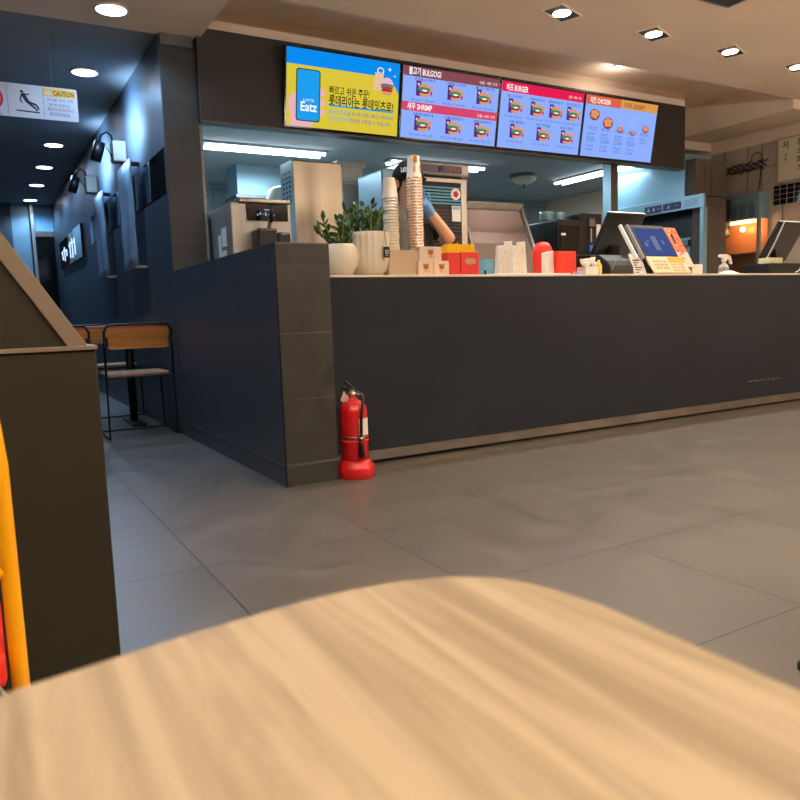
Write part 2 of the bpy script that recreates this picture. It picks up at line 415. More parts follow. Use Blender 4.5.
# ------------------------------------------------------------------ menu screens
E_ = {k: emis('screen_'+k, c, s) for k, (c, s) in dict(lav=('#8fb0ff', 1.0), blue=('#0a8cf0', 1), yel=('#dcc63c', 1), phone=('#1f9fee', 1), black=('#15151c', .9), white=('#ffffff', 1),
     pink=('#f0b4c8', 1), cyan=('#25a5dc', 1), brown=('#8a4a54', 1), rose=('#d8486c', 1), crim=('#e81e50', 1), orred=('#dc6440', 1), orange=('#dc9a50', 1),
     bun=('#e0986a', 1), patty=('#9a3a38', 1), green=('#3f8f6a', 1), purple=('#5a2a80', 1), cola=('#c83048', 1), ink=('#4a5cae', 1), flesh=('#eab4bc', 1), bag=('#e8c0a0', 1)).items()}
s_ = math.atan2(.09, .51)
def tvM(x): return Matrix(((1, 0, 0, x), (0, -math.sin(s_), -math.cos(s_), 4.937), (0, math.cos(s_), -math.sin(s_), 2.097), (0, 0, 0, 1)))
TW, TH = .885, .503
def burger(m, u, v, s, seed=0):
    r = random.Random(seed)
    m.use(E_['purple']).flat([(u-.5*s, v-.35*s), (u-.15*s, v-.35*s), (u-.15*s, v+.5*s), (u-.5*s, v+.5*s)], .0044)
    m.use(E_['pink']).flat(disc(u-.33*s, v+.3*s, .09*s, .09*s, 8), .0048)
    m.use(E_['bun']).flat(disc(u+.08*s, v+.08*s, .4*s, .3*s, 12, 0, PI), .0050)
    m.use(E_['green']).flat(disc(u+.06*s, v+.05*s, .46*s, .13*s, 12), .0053)
    m.use(E_['patty']).flat(disc(u+.08*s, v-.1*s, .38*s, .1*s, 12), .0056)
    m.use(E_['white']).flat(disc(u+.1*s, v-.02*s, .2*s, .05*s, 8), .0059)
    m.use(E_['bun']).flat(disc(u+.08*s, v-.2*s, .36*s, .18*s, 12, PI, 2*PI), .0060)
    m.use(E_['bun']).flat(disc(u+.58*s, v+.1*s, .13*s, .2*s, 8), .0050)
    m.use(E_['cola']).flat([(u+.48*s, v-.05*s), (u+.66*s, v-.05*s), (u+.62*s, v-.25*s), (u+.52*s, v-.25*s)], .0054)
def screen_base(lab, x, bg):
    t = thing('menu_screen', lab, 'menu screen', M=tvM(x), group='menu screens over the counter')
    mb(M_['blackgl']).box(-.012, TW+.012, -.012, TH+.012, -.03, 0).build('bezel', t, local=True, bevel=.003)
    mb(M_['blackmetal']).box(.25, .6, .1, .3, -.045, -.03).build('wall_bracket', t, local=True)
    m = mb(E_[bg]); m.flat([(0, 0), (TW, 0), (TW, TH), (0, TH)], .001); m.box(0, TW, 0, TH, .0002, .0009)
    return t, m
def F(u): return u*TW
def G(v): return (1-v)*TH     # v measured from the top
# screen 1
t, m = screen_base('yellow and blue advert screen with a phone and hand, leftmost of four', 1.985, 'blue')
m.use(E_['yel']).flat([(0, 0), (TW, 0), (TW, G(.42)), (F(.965), G(.33)), (F(.92), G(.27)), (F(.86), G(.225)), (F(.78), G(.205)), (0, G(.205))], .0015)
m.use(E_['flesh']).flat([(F(.02), G(.75)), (F(.02), G(.63)), (F(.05), G(.58)), (F(.1), G(.58)), (F(.12), G(.7)), (F(.2), G(.97)), (F(.17), 0), (F(.03), 0), (F(.04), G(.88))][::-1], .002)
m.flat([(F(.03), 0), (F(.21), 0), (F(.24), G(.9)), (F(.1), G(.88))], .0021)
for v in (.53, .66, .79): m.flat(disc(F(.3), G(v), .028, .024), .0022)
m.use(E_['black']).flat(rrect(F(.08), F(.285), G(.925), G(.25), .02), .003)
m.use(E_['phone']).flat(rrect(F(.088), F(.277), G(.912), G(.262), .017), .0034)
m.use(E_['white']).text('Eatz', F(.115), G(.79), .085, .004, width=F(.14), bold=.02)
m.text('LOTTE', F(.14), G(.665), .024, .004, width=F(.09))
m.use(E_['black']).text('빠르고 쉬운 주문!', F(.36), G(.52), .062, .004, width=F(.36), bold=.012)
m.use(E_['cyan']).flat([(F(.36), G(.69)), (F(.95), G(.69)), (F(.95), G(.665)), (F(.36), G(.665))], .0036)
m.use(E_['black']).text('롯데리아는 롯데잇츠로!', F(.36), G(.665), .078, .004, width=F(.59), bold=.018)
m.use(E_['cyan']).text('롯데잇츠앱', F(.36), G(.79), .038, .004, width=F(.16)); m.text('딜리버리까지', F(.36), G(.88), .038, .004, width=F(.18))
m.use(E_['ink']).text('을 켜시면 언제나 빠르고 편리하게', F(.53), G(.79), .036, .004, width=F(.42)); m.text('한번에 주문할 수 있습니다', F(.55), G(.88), .036, .004, width=F(.38))
m.use(E_['bag']).flat([(F(.76), G(.4)), (F(.84), G(.4)), (F(.85), G(.16)), (F(.77), G(.16))], .003)
m.use(E_['white']).flat(disc(F(.82), G(.13), .028, .022), .0029)
m.use(E_['blue']).flat(disc(F(.82), G(.13), .021, .016), .0031)
m.use(E_['white'])
for (u, v, r) in ((.905, .1, .017), (.955, .18, .01)): m.flat([(F(u)-r, G(v)), (F(u), G(v)-r*.3), (F(u)+r, G(v)), (F(u), G(v)+r*.3)], .003); m.flat([(F(u)-r*.3, G(v)), (F(u), G(v)-r), (F(u)+r*.3, G(v)), (F(u), G(v)+r)], .0031)
m.use(E_['pink']).flat(disc(F(.885), G(.31), .052, .05, 12, 0, PI), .0036)
m.use(E_['green']).flat(disc(F(.885), G(.32), .058, .014), .0038)
m.use(E_['cola']).flat(disc(F(.885), G(.35), .052, .012), .004)
m.use(E_['patty']).flat(disc(F(.885), G(.385), .048, .013), .0042)
m.use(E_['bun']).flat(disc(F(.885), G(.4), .046, .028, 12, PI, 2*PI), .0044)
m.build('display', t, local=True)
# screen 2
t, m = screen_base('menu screen with maroon and pink headings and six burgers, second from left', 2.902, 'lav')
def header(m, c, v0, v1, u0=0, u1=1, n=5):
    a = (v1-v0)
    m.use(E_[c]).flat([(F(u0)+.01, G(v1)), (F(u1), G(v1)), (F(u1), G(v0)), (F(u0), G(v0)), (F(u0), G(v0+a*.75)), (F(u0)+.003, G(v0+a*.9))], .002)
header(m, 'brown', 0, .135); header(m, 'rose', .49, .615)
m.use(E_['white']).text('불고기 BULGOGI', F(.05), G(.105), .058, .004, width=F(.32), bold=.02); m.text('새우 SHRIMP', F(.05), G(.59), .055, .004, width=F(.25), bold=.02)
m.text('단품 / 세트 가격', F(.78), G(.1), .025, .004, width=F(.19)); m.text('단품 / 세트 가격', F(.78), G(.585), .025, .004, width=F(.19))
k = 0
for v in (.31, .80):
    for u in (.2, .52, .83):
        k += 1; burger(m, F(u), G(v), .125, k)
        m.use(E_['black']).text(['한우불고기버거', '더블불고기버거', '불고기버거', '새우버거', '더블새우버거', '모짜새우버거'][k-1], F(u-.09), G(v-.125), .026, .004, width=F(.2))
        m.use(E_['ink']).text('세트 8,000  단품 6,000', F(u-.12), G(v+.16), .02, .004, width=F(.24))
m.build('display', t, local=True)
# screen 3
t, m = screen_base('menu screen with crimson heading and seven burgers, third from left', 3.815, 'lav')
header(m, 'crim', 0, .15)
m.use(E_['white']).text('비프 BURGER', F(.05), G(.125), .06, .004, width=F(.25), bold=.02); m.text('단품 / 세트 가격', F(.8), G(.11), .025, .004, width=F(.16))
k = 0
for v, us in ((.37, (.16, .42, .65, .87)), (.75, (.2, .52, .82))):
    for u in us:
        k += 1; burger(m, F(u), G(v), .125, 10+k)
        m.use(E_['black']).text(['불고기 치즈버거', '데리버거', '클래식버거', '치즈버거', '더블 클래식', '리아 미라클', 'T렉스버거'][k-1], F(u-.09), G(v-.14), .026, .004, width=F(.17))
        m.use(E_['ink']).text('세트 7,000  단품 5,000', F(u-.11), G(v+.16), .02, .004, width=F(.2))
m.build('display', t, local=True)
# screen 4
t, m = screen_base('menu screen with orange headings and chicken plates, rightmost of four', 4.728, 'lav')
header(m, 'orred', 0, .15, 0, .47); header(m, 'orange', 0, .15, .47, 1)
m.use(E_['white']).text('치킨 CHICKEN', F(.05), G(.12), .056, .004, width=F(.27), bold=.02)
m.use(E_['black']).text('디저트 DESSERT', F(.51), G(.12), .05, .004, width=F(.3))
for u, v, s in ((.13, .31, .06), (.32, .42, .062), (.5, .5, .035), (.68, .53, .03), (.86, .44, .042)):
    m.use(E_['patty']).flat(disc(F(u), G(v), s, s*.8), .003)
    for j in range(5):
        a = j*1.3+u*9; m.use(E_['bun']).flat(disc(F(u)+s*.45*math.cos(a), G(v)+s*.35*math.sin(a)+.005, s*.38, s*.3), .0034+.0002*j)
for u in (.5, .68):
    m.use(E_['pink'])
    for j in range(7): m.flat(disc(F(u+.03*math.sin(j*2.1)), G(.26+.03*j), .006, .006, 6), .003)
m.use(E_['ink'])
for r_, v in enumerate((.56, .64, .70, .76, .84, .9)):
    for c_, u in enumerate((.05, .24, .43, .61, .79)):
        if c_ == 4 and r_ > 2: continue
        m.text(['치킨', '2,500', '세트 6,000', '양념감자', '치즈스틱', '3,000'][(r_+c_*2) % 6], F(u), G(v), .026 if r_ not in (0, 3) else .034, .004, width=F(.1 if r_ not in (0, 3) else .12))
m.build('display', t, local=True)
for (u, w_) in ((1.985+.44, 0),):
    pass

# ------------------------------------------------------------------ hanging sign
t = thing('hanging_sign', 'white hanging safety sign with no smoking mark and slipping man', 'sign', (.25, 5.25, 2.17))
B = Matrix.Translation((-.35, 5.24, 2.06))@Matrix.Rotation(PI/2, 4, 'X')
m = mb(M_['signwhite'], B); m.poly(rrect(0, 1.04, 0, .2, .012), -.008)
m.use(M_['signred']); R = .078; cx, cy = .54, .103
ring = [(cx+R*math.cos(a), cy+R*math.sin(a)) for a in [i*2*PI/28 for i in range(28)]]
for i in range(28):
    a, b2 = i*2*PI/28, (i+1)*2*PI/28
    m.flat([(cx+.063*math.cos(a), cy+.063*math.sin(a)), (cx+R*math.cos(a), cy+R*math.sin(a)), (cx+R*math.cos(b2), cy+R*math.sin(b2)), (cx+.063*math.cos(b2), cy+.063*math.sin(b2))], .001)
m.flat([(cx-.05, cy+.04), (cx-.04, cy+.05), (cx+.05, cy-.04), (cx+.04, cy-.05)][::-1], .0012)
m.use(M_['signblack']).flat([(cx-.045, cy-.008), (cx+.045, cy-.008), (cx+.045, cy+.006), (cx-.045, cy+.006)], .0009)
m.text('NO SMOKING', cx-.06, .008, .018, .001, width=.12)
# slipping man
m.flat(disc(.722, .155, .009, .009), .001)
def stroke(p, q, w):
    d = Vector((q[0]-p[0], q[1]-p[1])).normalized(); nx, ny = -d.y*w, d.x*w
    m.flat([(p[0]-nx, p[1]-ny), (q[0]-nx, q[1]-ny), (q[0]+nx, q[1]+ny), (p[0]+nx, p[1]+ny)], .001)
for p, q, w_ in (((.725, .145), (.75, .098), .011), ((.748, .1), (.8, .08), .006), ((.8, .08), (.812, .055), .005), ((.745, .098), (.79, .062), .006), ((.79, .062), (.803, .045), .005), ((.73, .138), (.762, .142), .004), ((.722, .138), (.71, .105), .004), ((.71, .105), (.722, .088), .004), ((.685, .04), (.815, .036), .004)): stroke(p, q, w_)
m.use(M_['signyellow']).flat([(.845, .142), (1.03, .142), (1.03, .19), (.845, .19)], .001)
m.use(M_['signwhite']).flat([(.853, .15), (.893, .15), (.873, .183)], .0014)
m.use(M_['signblack']).text('CAUTION', .9, .15, .042, .0015, width=.12, bold=.02)
for i, (s2, h_) in enumerate((('미끄럼 주의 구역', .02), ('젖은 바닥 미끄럼 조심', .02), ('계단이 미끄러우니', .026), ('주의하세요', .026))):
    m.text(s2, .86+.01*(i % 2), .115-.03*i, h_, .001, width=.15-.03*(i % 2))
m.use(M_['line'])
for x in (.64, .84): m.flat([(x, .006), (x+.002, .006), (x+.002, .194), (x, .194)], .0008)
m.build('sign_panel', t)
for x in (.05, .55): mb(M_['steel']).cyl((x, 5.24, 2.26), (x, 5.24, CZ), .0012, 6).build('wire', t)

# ------------------------------------------------------------------ corridor wall fittings
def sconce(x, y, z, lab):
    t = thing('wall_lamp', lab, 'wall lamp', (x, y, z), group='wall lamps on the corridor wall')
    mb(mat('junction_grey', '#a9a69c', .5)).box(-.10, 0, -.07, .07, -.08, .08).build('junction_box', t, local=True, bevel=.01)
    mb(M_['black']).box(-.105, -.1, -.06, .06, -.07, .07).build('box_lid', t, local=True)
    mb(M_['blackmetal']).tube([(-.08, 0, .06), (-.10, 0, .13), (-.13, 0, .155), (-.17, .01, .13), (-.19, .02, .07)], .008, 8).build('arm', t, True, local=True)
    mb(M_['blackmetal']).tube([(-.1, 0, -.04), (-.13, 0, .02), (-.15, 0, .04), (-.19, .02, .03)], .004, 6).build('cable', t, True, local=True)
    mb(M_['black']).cyl((-.18, .02, .075), (-.225, .03, -.07), .042, 20).build('spot_head', t, True, local=True)
    return t
sconce(1.165, 6.37, 2.13, 'black arm spotlight on white box, upper right of the two wall lamps')
sconce(1.165, 8.0, 2.14, 'black arm spotlight on white box, lower left of the two wall lamps')
for (x, y, z, w_) in ((.78, 5.95, 2.22, 1), (.78, 7.4, 2.22, 1)):
    l = light('SPOT', (x, y, z), 170, (.36, .65, 1), .1, spot=1.9, blend=1); l.rotation_euler = (0, -PI*.52, 0)
for (y0, y1, z0, z1, lab) in ((5.82, 6.35, 1.19, 1.98, 'grey vertical wall panel under the upper wall lamp, nearer the brown pier'), (7.2, 7.75, 1.2, 1.97, 'grey vertical wall panel under the lower wall lamp, farther from the brown pier')):
    t = thing('wall_panel', lab, 'wall panel', (1.1, (y0+y1)/2, z0), group='grey wall panels')
    p = mb(M_['wavy'])
    n = 10; vs = []
    for i in range(n+1):
        z = z0+(z1-z0)*i/n
        x = 1.09+.002*math.sin(i*1.3)
        vs += [(x, y0, z), (x, y1, z), (x+.012, y1, z), (x+.012, y0, z)]
    fs = []
    for i in range(n):
        a = i*4
        for q in range(4): fs.append((a+q, a+4+q, a+4+(q+1) % 4, a+(q+1) % 4))
    fs += [(0, 1, 2, 3), (n*4+3, n*4+2, n*4+1, n*4)]
    p.add(vs, fs); p.build('film_sheet', t, True)
    b = mb(M_['blackmetal'])
    b.box(1.105, 1.165, y0+.02, y0+.04, z1-.05, z1-.02); b.build('upper_bracket', t)
    b = mb(M_['steel']); b.box(1.085, 1.165, y0, y0+.05, z0-.012, z0+.008); b.build('lower_bracket', t)
# glowing strokes on a dark backing, added to imitate a reflection in the glass band
t = thing('sign_reflection', 'small blue white glow imitating a reflection by the corridor end', 'sign', (1.155, 10, 1.7))
m = mb(M_['darkglass']).box(1.13, 1.16, 9.2, 11.6, 1.55, 1.92); m.build('reflection_backing', t)
m = mb(emis('reflection_glow_blue', '#9fc0ff', 2.2))
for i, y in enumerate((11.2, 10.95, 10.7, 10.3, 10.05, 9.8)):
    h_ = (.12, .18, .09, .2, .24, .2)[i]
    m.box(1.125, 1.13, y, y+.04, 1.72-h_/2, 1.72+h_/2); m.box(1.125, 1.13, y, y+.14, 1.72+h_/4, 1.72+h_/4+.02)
m.build('reflection_strokes', t)

# ------------------------------------------------------------------ kitchen posts and equipment
tag(mb(M_['bluesteel']).box(5.27, 5.275, 5.1, 5.2, 0, KZ).use(M_['woodcab']).box(5.275, 5.365, 5.1, 5.2, 0, KZ).build('support_post'), 'square post with blue grey side and brown face behind the fourth screen', 'post')
# soft serve machine
t = thing('ice_cream_machine', 'stainless soft serve ice cream machine behind the low tiled wall', 'ice cream machine', (1.62, 4.8, 0))
mb(M_['steel']).box(1.445, 1.85, 4.58, 5.3, 0, 1.5).build('body', t, bevel=.01)
cp_ = mb(M_['blackgl']).box(1.545, 1.82, 4.565, 4.58, 1.39, 1.495).build('control_panel', t, bevel=.004)
m = mb(emis('panel_white', '#b8c4ff', .8))
for i in range(7): m.box(1.61+i*.018, 1.618+i*.018, 4.563, 4.565, 1.42+.006*(i % 3), 1.43+.01*(i % 2))
m.box(1.66, 1.72, 4.563, 4.565, 1.455, 1.46)
m.build('panel_marks', cp_)
mb(M_['steelwarm']).box(1.5, 1.84, 4.565, 4.95, 1.5, 1.525).build('hopper_lid', t, bevel=.006)
mb(M_['black']).box(1.57, 1.70, 4.45, 4.58, 1.18, 1.33).build('dispensing_head', t, bevel=.015)
mb(M_['black']).box(1.71, 1.80, 4.48, 4.58, 1.18, 1.31).build('side_nozzle', t, bevel=.015)
mb(M_['steel']).cyl((1.66, 4.5, 1.33), (1.66, 4.47, 1.38), .012).build('valve', t)
mb(M_['black']).tube([(1.66, 4.46, 1.37), (1.665, 4.44, 1.42), (1.66, 4.45, 1.47)], .013).build('lever', t, True)
mb(M_['black']).box(1.5, 1.82, 4.46, 4.58, 1.0, 1.02).build('drip_tray', t)
m = mb(M_['white'])
for (y, z, a, b2) in ((4.7, 1.3, .1, .12), (4.82, 1.24, .06, .16), (4.72, 1.18, .09, .07)): m.box(1.443, 1.445, y, y+a, z-b2/2, z+b2/2)
m.build('notice_papers', t)
# tall steel refrigerator
t = thing('steel_refrigerator', 'tall warm reflecting stainless cabinet with vented side behind the plants', 'refrigerator', (2.28, 5.3, 0))
mb(M_['steelwarm']).box(2.09, 2.48, 5.1, 5.13, .1, 1.9).build('door', t, bevel=.006)
mb(M_['bluesteel']).box(2.09, 2.48, 5.13, 5.36, .0, 1.91).build('body', t, bevel=.004)
m = mb(M_['black'])
for i in range(7):
    for j in range(3): m.box(2.087, 2.09, 5.16+j*.06, 5.19+j*.06, 1.82-i*.035, 1.835-i*.035)
m.build('side_vents', t)
# storage cupboard with crate
t = thing('grey_cupboard', 'light grey cupboard between steel cabinet and cup stacks', 'cupboard', (2.88, 5.8, 0))
mb(M_['white']).box(2.72, 3.02, 5.62, 6.0, 0, 1.87).build('body', t, bevel=.005)
cd_ = mb(mat('grey_door', '#b6b4ac', .5)).box(2.73, 3.01, 5.6, 5.62, .05, 1.85).build('door', t, bevel=.004)
mb(M_['black']).box(2.865, 2.88, 5.585, 5.6, 1.74, 1.8).build('handle', cd_)
t = thing('foam_box', 'white lidded foam box on top of the grey cupboard', 'box', (2.83, 5.75, 1.87))
mb(M_['whitep']).box(2.7, 2.93, 5.62, 5.95, 1.87, 2.0).build('body', t, bevel=.01)
mb(M_['whitep']).box(2.69, 2.965, 5.61, 5.96, 2.0, 2.045).build('lid', t, bevel=.012)
tag(mb(M_['black']).box(3.06, 3.28, 5.9, 6.4, 0, 1.93).build('dark_cabinet', bevel=.01), 'tall black cabinet right behind the grey cupboard', 'cabinet')
tag(mb(M_['white']).lathe([(.09, 0), (.11, .02), (.11, 1.75), (.09, 1.83), (.04, 1.86)], (2.3, 5.95, 0), 20).build('water_tank', smooth=True), 'white round topped tank left of the tall steel cabinet', 'tank')
t = thing('exhaust_duct', 'boxy stainless exhaust duct under the kitchen ceiling at left', 'duct', (2.9, 7.4, 1.95))
mb(M_['bluesteel']).box(2.33, 3.35, 7.13, 7.45, 1.98, 2.274).build('duct_box', t, bevel=.004)
mb(M_['steeldk']).box(2.31, 3.37, 7.11, 7.47, 1.95, 1.98).build('rim', t)
# heated glass cabinet
t = thing('holding_cabinet', 'stainless holding cabinet with black louvred glass door behind the worker', 'cabinet', (3.2, 5.2, 0))
mb(M_['steel']).box(2.93, 3.5, 4.92, 5.5, 0, 1.82).build('body', t, bevel=.012)
mb(M_['steel']).box(2.9, 3.5, 4.88, 5.5, 1.825, 1.925).build('control_head', t, bevel=.02)
m = mb(mat('head_strip', '#4c4a68', .4)).box(2.94, 3.42, 4.877, 4.88, 1.845, 1.9); m.use(M_['red'])
for x in (3.3, 3.34, 3.38): m.box(x, x+.018, 4.874, 4.877, 1.862, 1.88)
m.use(M_['black']).cyl((3.22, 4.88, 1.872), (3.22, 4.862, 1.872), .02); m.build('control_strip', t)
dr_ = mb(mat('door_glass', '#050608', .25, spec=.2)).box(2.97, 3.43, 4.905, 4.92, .4, 1.78).build('door', t, bevel=.006)
m = mb(mat('dark_slat', '#3c4044', .5))
for i in range(16): m.box(2.99, 3.42, 4.9, 4.905, 1.17+i*.026, 1.174+i*.026)
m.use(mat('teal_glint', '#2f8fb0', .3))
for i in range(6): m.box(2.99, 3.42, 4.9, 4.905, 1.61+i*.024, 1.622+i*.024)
m.build('louvres', dr_)
m = mb(M_['whitep']).box(3.33, 3.41, 4.895, 4.9, 1.48, 1.6); m.use(M_['bluesteel']).box(3.335, 3.405, 4.893, 4.895, 1.57, 1.595); m.build('notice_sheet', dr_)
m = mb(M_['whitep']); m.M = Matrix.Translation((3.37, 4.9, 1.69))@Matrix.Rotation(PI/2, 4, 'X'); m.poly(disc(0, 0, .045, .045, 20), .003); m.use(M_['signred']).flat(disc(0, 0, .028, .028, 5), .0035); m.build('round_sticker', dr_)
# pale blue hood part seen left of the cap
tag(mb(M_['bluesteel']).box(2.76, 2.89, 4.98, 5.4, 0, 1.87).build('ice_bin', bevel=.02), 'pale blue cabinet behind the worker, left of the cap', 'cabinet')
# slanted display case
t = thing('display_case', 'stainless display case with slanted glass front on the kitchen side', 'display case', (4.0, 5.3, 0))
mb(M_['steel']).box(3.62, 4.3, 4.9, 5.6, 0, 1.04).build('base', t, bevel=.005)
mb(M_['steel']).prism([(5.22, 1.64), (5.6, 1.64), (5.6, 1.72), (5.2, 1.70)], 'x', 3.62, 4.3).build('top_rail', t, bevel=.003)
for x in (3.62, 4.28):
    mb(M_['steel']).prism([(4.92, 1.04), (4.96, 1.04), (5.24, 1.66), (5.2, 1.66)], 'x', x, x+.02).build('side_rail', t)
mb(M_['glass']).prism([(4.945, 1.05), (4.95, 1.05), (5.22, 1.64), (5.215, 1.64)], 'x', 3.64, 4.28).build('front_glass', t)
mb(mat('case_back', '#46525c', .5)).box(3.64, 4.28, 5.56, 5.6, 1.04, 1.64).build('back_panel', t)
mb(M_['bluesteel']).box(3.64, 4.28, 5.2, 5.56, 1.27, 1.29).build('shelf', t)
mb(M_['whitep']).box(3.7, 3.85, 5.54, 5.56, 1.36, 1.54).build('notice_sheet', t)
mb(M_['bluesteel']).prism([(4.0, 1.4), (4.18, 1.3), (4.1, 1.55)], 'y', 5.3, 5.34).build('folded_cloth', t)
# dark machines
t = thing('coffee_machine', 'big black boxy drinks machine right of the display case', 'drinks machine', (4.85, 5.3, 0))
mb(M_['black']).box(4.52, 4.78, 5.0, 5.5, 0, 1.55).build('body', t, bevel=.01)
mb(M_['blackgl']).box(4.54, 4.76, 4.99, 5.0, 1.2, 1.5).build('front_panel', t)
mb(M_['white']).box(4.55, 4.6, 4.985, 4.99, 1.41, 1.43).build('label_plate', t)
t = thing('drink_dispenser', 'tall black dispenser with silver taps left of the kitchen post', 'drinks machine', (5.0, 5.2, 0))
mb(M_['black']).box(4.80, 5.08, 5.02, 5.5, 0, 1.62).build('body', t, bevel=.012)
mb(M_['steeldk']).box(4.9, 4.97, 5.0, 5.02, 1.5, 1.57).build('badge', t)
mb(M_['steel']).cyl((4.92, 5.0, 1.36), (4.92, 5.0, 1.48), .008).build('tap', t)
mb(mat('blue_knob', '#3f62b8', .4)).box(4.90, 4.94, 4.99, 5.02, 1.27, 1.33).build('tap_lever', t, bevel=.005)
mb(M_['whitep']).box(5.0, 5.05, 5.01, 5.02, 1.4, 1.52).build('notice_sheet', t)
for x, lab in ((4.5, 'white milk bag on the black drinks machine, left one of two'), (4.64, 'white milk bag on the black drinks machine, right one of two')):
    m = mb(M_['bluesteel']); m.M = Matrix.Translation((x+.065, 5.2, 1.55)); m.lathe([(.05, 0), (.062, .03), (.06, .07), (.064, .09)], n=12, wob=lambda a, z: 1+.06*math.sin(3*a+z*40))
    tag(m.build('bag', smooth=True), lab, 'bag', 'bags on the black machine')
t = thing('receipt_printer', 'low black printer with blue light behind the red box', 'printer', (3.64, 3.8, .968))
mb(M_['black']).box(3.55, 3.73, 3.74, 3.89, .968, 1.12).build('body', t, bevel=.008)
mb(M_['steeldk']).box(3.56, 3.72, 3.74, 3.88, 1.12, 1.127).build('lid', t)
mb(emis('blue_led', '#3040ff', 4)).box(3.70, 3.71, 3.735, 3.74, 1.1, 1.108).build('indicator', t)
tag(mb(mat('pale_poster', '#d8c8b0', .6, noise=.3, nscale=30)).box(5.12, 5.24, 5.18, 5.2, 1.36, 1.52).use(M_['woodcab']).box(5.1, 5.26, 5.2, 5.5, 0, 1.55).build('poster_stand'), 'small poster on a brown stand left of the post', 'poster')
# fryer hood on the right
t = thing('fryer_hood', 'pale blue steel fryer hood with purple warning labels', 'hood', (6.7, 5.5, 0))
mb(M_['bluesteel']).box(6.3, 6.7, 5.1, 6.15, 1.84, 2.27).build('canopy', t, bevel=.004)
m = mb(M_['bluesteel']); m.box(6.27, 6.3, 4.85, 6.15, 1.71, 1.84); m.build('valance', t, bevel=.003)
m = mb(mat('purple_label', '#3a2c62', .5))
m.box(6.266, 6.27, 5.36, 5.58, 1.725, 1.80); m.box(6.266, 6.27, 5.12, 5.34, 1.73, 1.80)
m.use(M_['signwhite'])
for y in (5.53, 5.46, 5.27): m.M = Matrix(((0, 0, -1, 6.266), (-1, 0, 0, y), (0, 1, 0, 1.765), (0, 0, 0, 1))); m.flat([(-.018, -.018), (.018, -.018), (0, .022)], .001)
for y in (5.42, 5.2): m.M = Matrix(((0, 0, -1, 6.266), (-1, 0, 0, y), (0, 1, 0, 1.755), (0, 0, 0, 1))); m.text('고온주의', 0, 0, .02, .001, width=.055)
m.M = Matrix(); m.use(M_['steeldk'])
for i in range(4): m.box(6.266, 6.27, 4.92, 5.08, 1.74+i*.018, 1.746+i*.018)
m.build('warning_label', t)
mb(M_['black']).box(6.5, 7.02, 5.1, 6.1, 1.46, 1.84).build('filter_box', t)
mb(M_['bluesteel']).box(6.28, 6.34, 4.86, 4.9, 0, 1.71).build('leg', t)
t = thing('fryer', 'grey steel fryer bench below the hood', 'fryer', (6.7, 5.5, 0))
mb(M_['steeldk']).box(6.34, 7.02, 5.12, 6.15, 0, 1.12).build('body', t, bevel=.006)
mb(M_['bluesteel']).box(6.42, 6.5, 5.12, 6.1, 1.12, 1.45).build('splash_guard', t, bevel=.006)
mb(M_['steeldk']).box(6.38, 6.42, 5.12, 6.1, 1.36, 1.42).build('rail', t)
# warm display cabinet
t = thing('heated_cabinet', 'warm lit glass cabinet with louvred steel top by the wall', 'heated cabinet', (7.1, 5.0, 0))
HX, HA, HB, HT = 7.03, 4.77, 5.26, 1.885
mb(M_['bluesteel']).box(HX, 7.183, HA, HB, 0, 1.06).build('base', t, bevel=.005)
tb = mb(M_['bluesteel']).box(HX, 7.183, HA, HB, 1.62, HT).build('top_box', t, bevel=.005)
m = mb(M_['steeldk'])
for i in range(8):
    for j in range(4): m.box(HX-.004, HX, HA+.06+j*.1, HA+.13+j*.1, 1.64+i*.018, 1.648+i*.018)
m.build('louvres', tb)
for y in (HA, HB-.03): mb(M_['steel']).box(HX, HX+.03, y, y+.03, 1.06, 1.62).build('post', t)
mb(mat('copper_lining', '#c98a5a', .4, metal=.3)).box(7.17, 7.183, HA, HB, 1.06, 1.62).build('back_panel', t)
mb(M_['steel']).box(HX+.02, 7.17, HA+.03, HB-.03, 1.27, 1.28).build('shelf', t)
mb(M_['glass']).box(HX+.004, HX+.008, HA+.03, HB-.03, 1.06, 1.62).build('front_glass', t)
mb(emis('heat_lamp', '#ffb070', 9)).cyl((7.1, HA+.09, 1.6), (7.1, HB-.09, 1.6), .014, 12).build('heat_lamp', t)
light('POINT', (7.09, 5.0, 1.53), 5, (1, .5, .24), .03)
# brown cupboard on the far side
t = thing('wall_cupboard', 'grey brown wooden cupboard beside the fryer hood', 'cupboard', (6.55, 5.04, 1.845))
cb_ = mb(M_['woodcab']).box(6.31, 6.78, 4.98, 5.095, 1.845, 2.2).build('body', t, bevel=.003)
mb(M_['line']).box(6.55, 6.554, 4.976, 4.98, 1.85, 2.19).build('door_gap', cb_)
tag(mb(M_['woodcab']).box(6.40, 6.80, 4.99, 5.09, 0, 1.84).build('side_board', bevel=.002), 'upright brown board between the fryer hood and the warm cabinet', 'board')
# loose cables
m = mb(M_['black'])
random.seed(3)
for k in range(5):
    pts = [(7.165-.01*k, 5.25-.09*i+.02*math.sin(i+k), 2.17+.05*math.sin(i*1.7+k*1.3)) for i in range(6)]
    m.tube(pts, .006, 6)
m.tube([(7.15+0*i, 4.9+.12*math.cos(i*PI/6)*.5, 2.24+.06*math.sin(i*PI/6)) for i in range(12)], .005, 6, closed=True)
m.tube([(7.165, 4.86, 2.15), (7.168, 4.87, 2.0), (7.168, 4.89, 1.86)], .005, 6)
m.tube([(7.165, 4.6, 2.25), (7.168, 4.63, 2.1), (7.168, 4.65, 1.93)], .005, 6)
tag(m.build('cable_bundle', smooth=True), 'tangled black cables on the beige wall panels', 'cables')
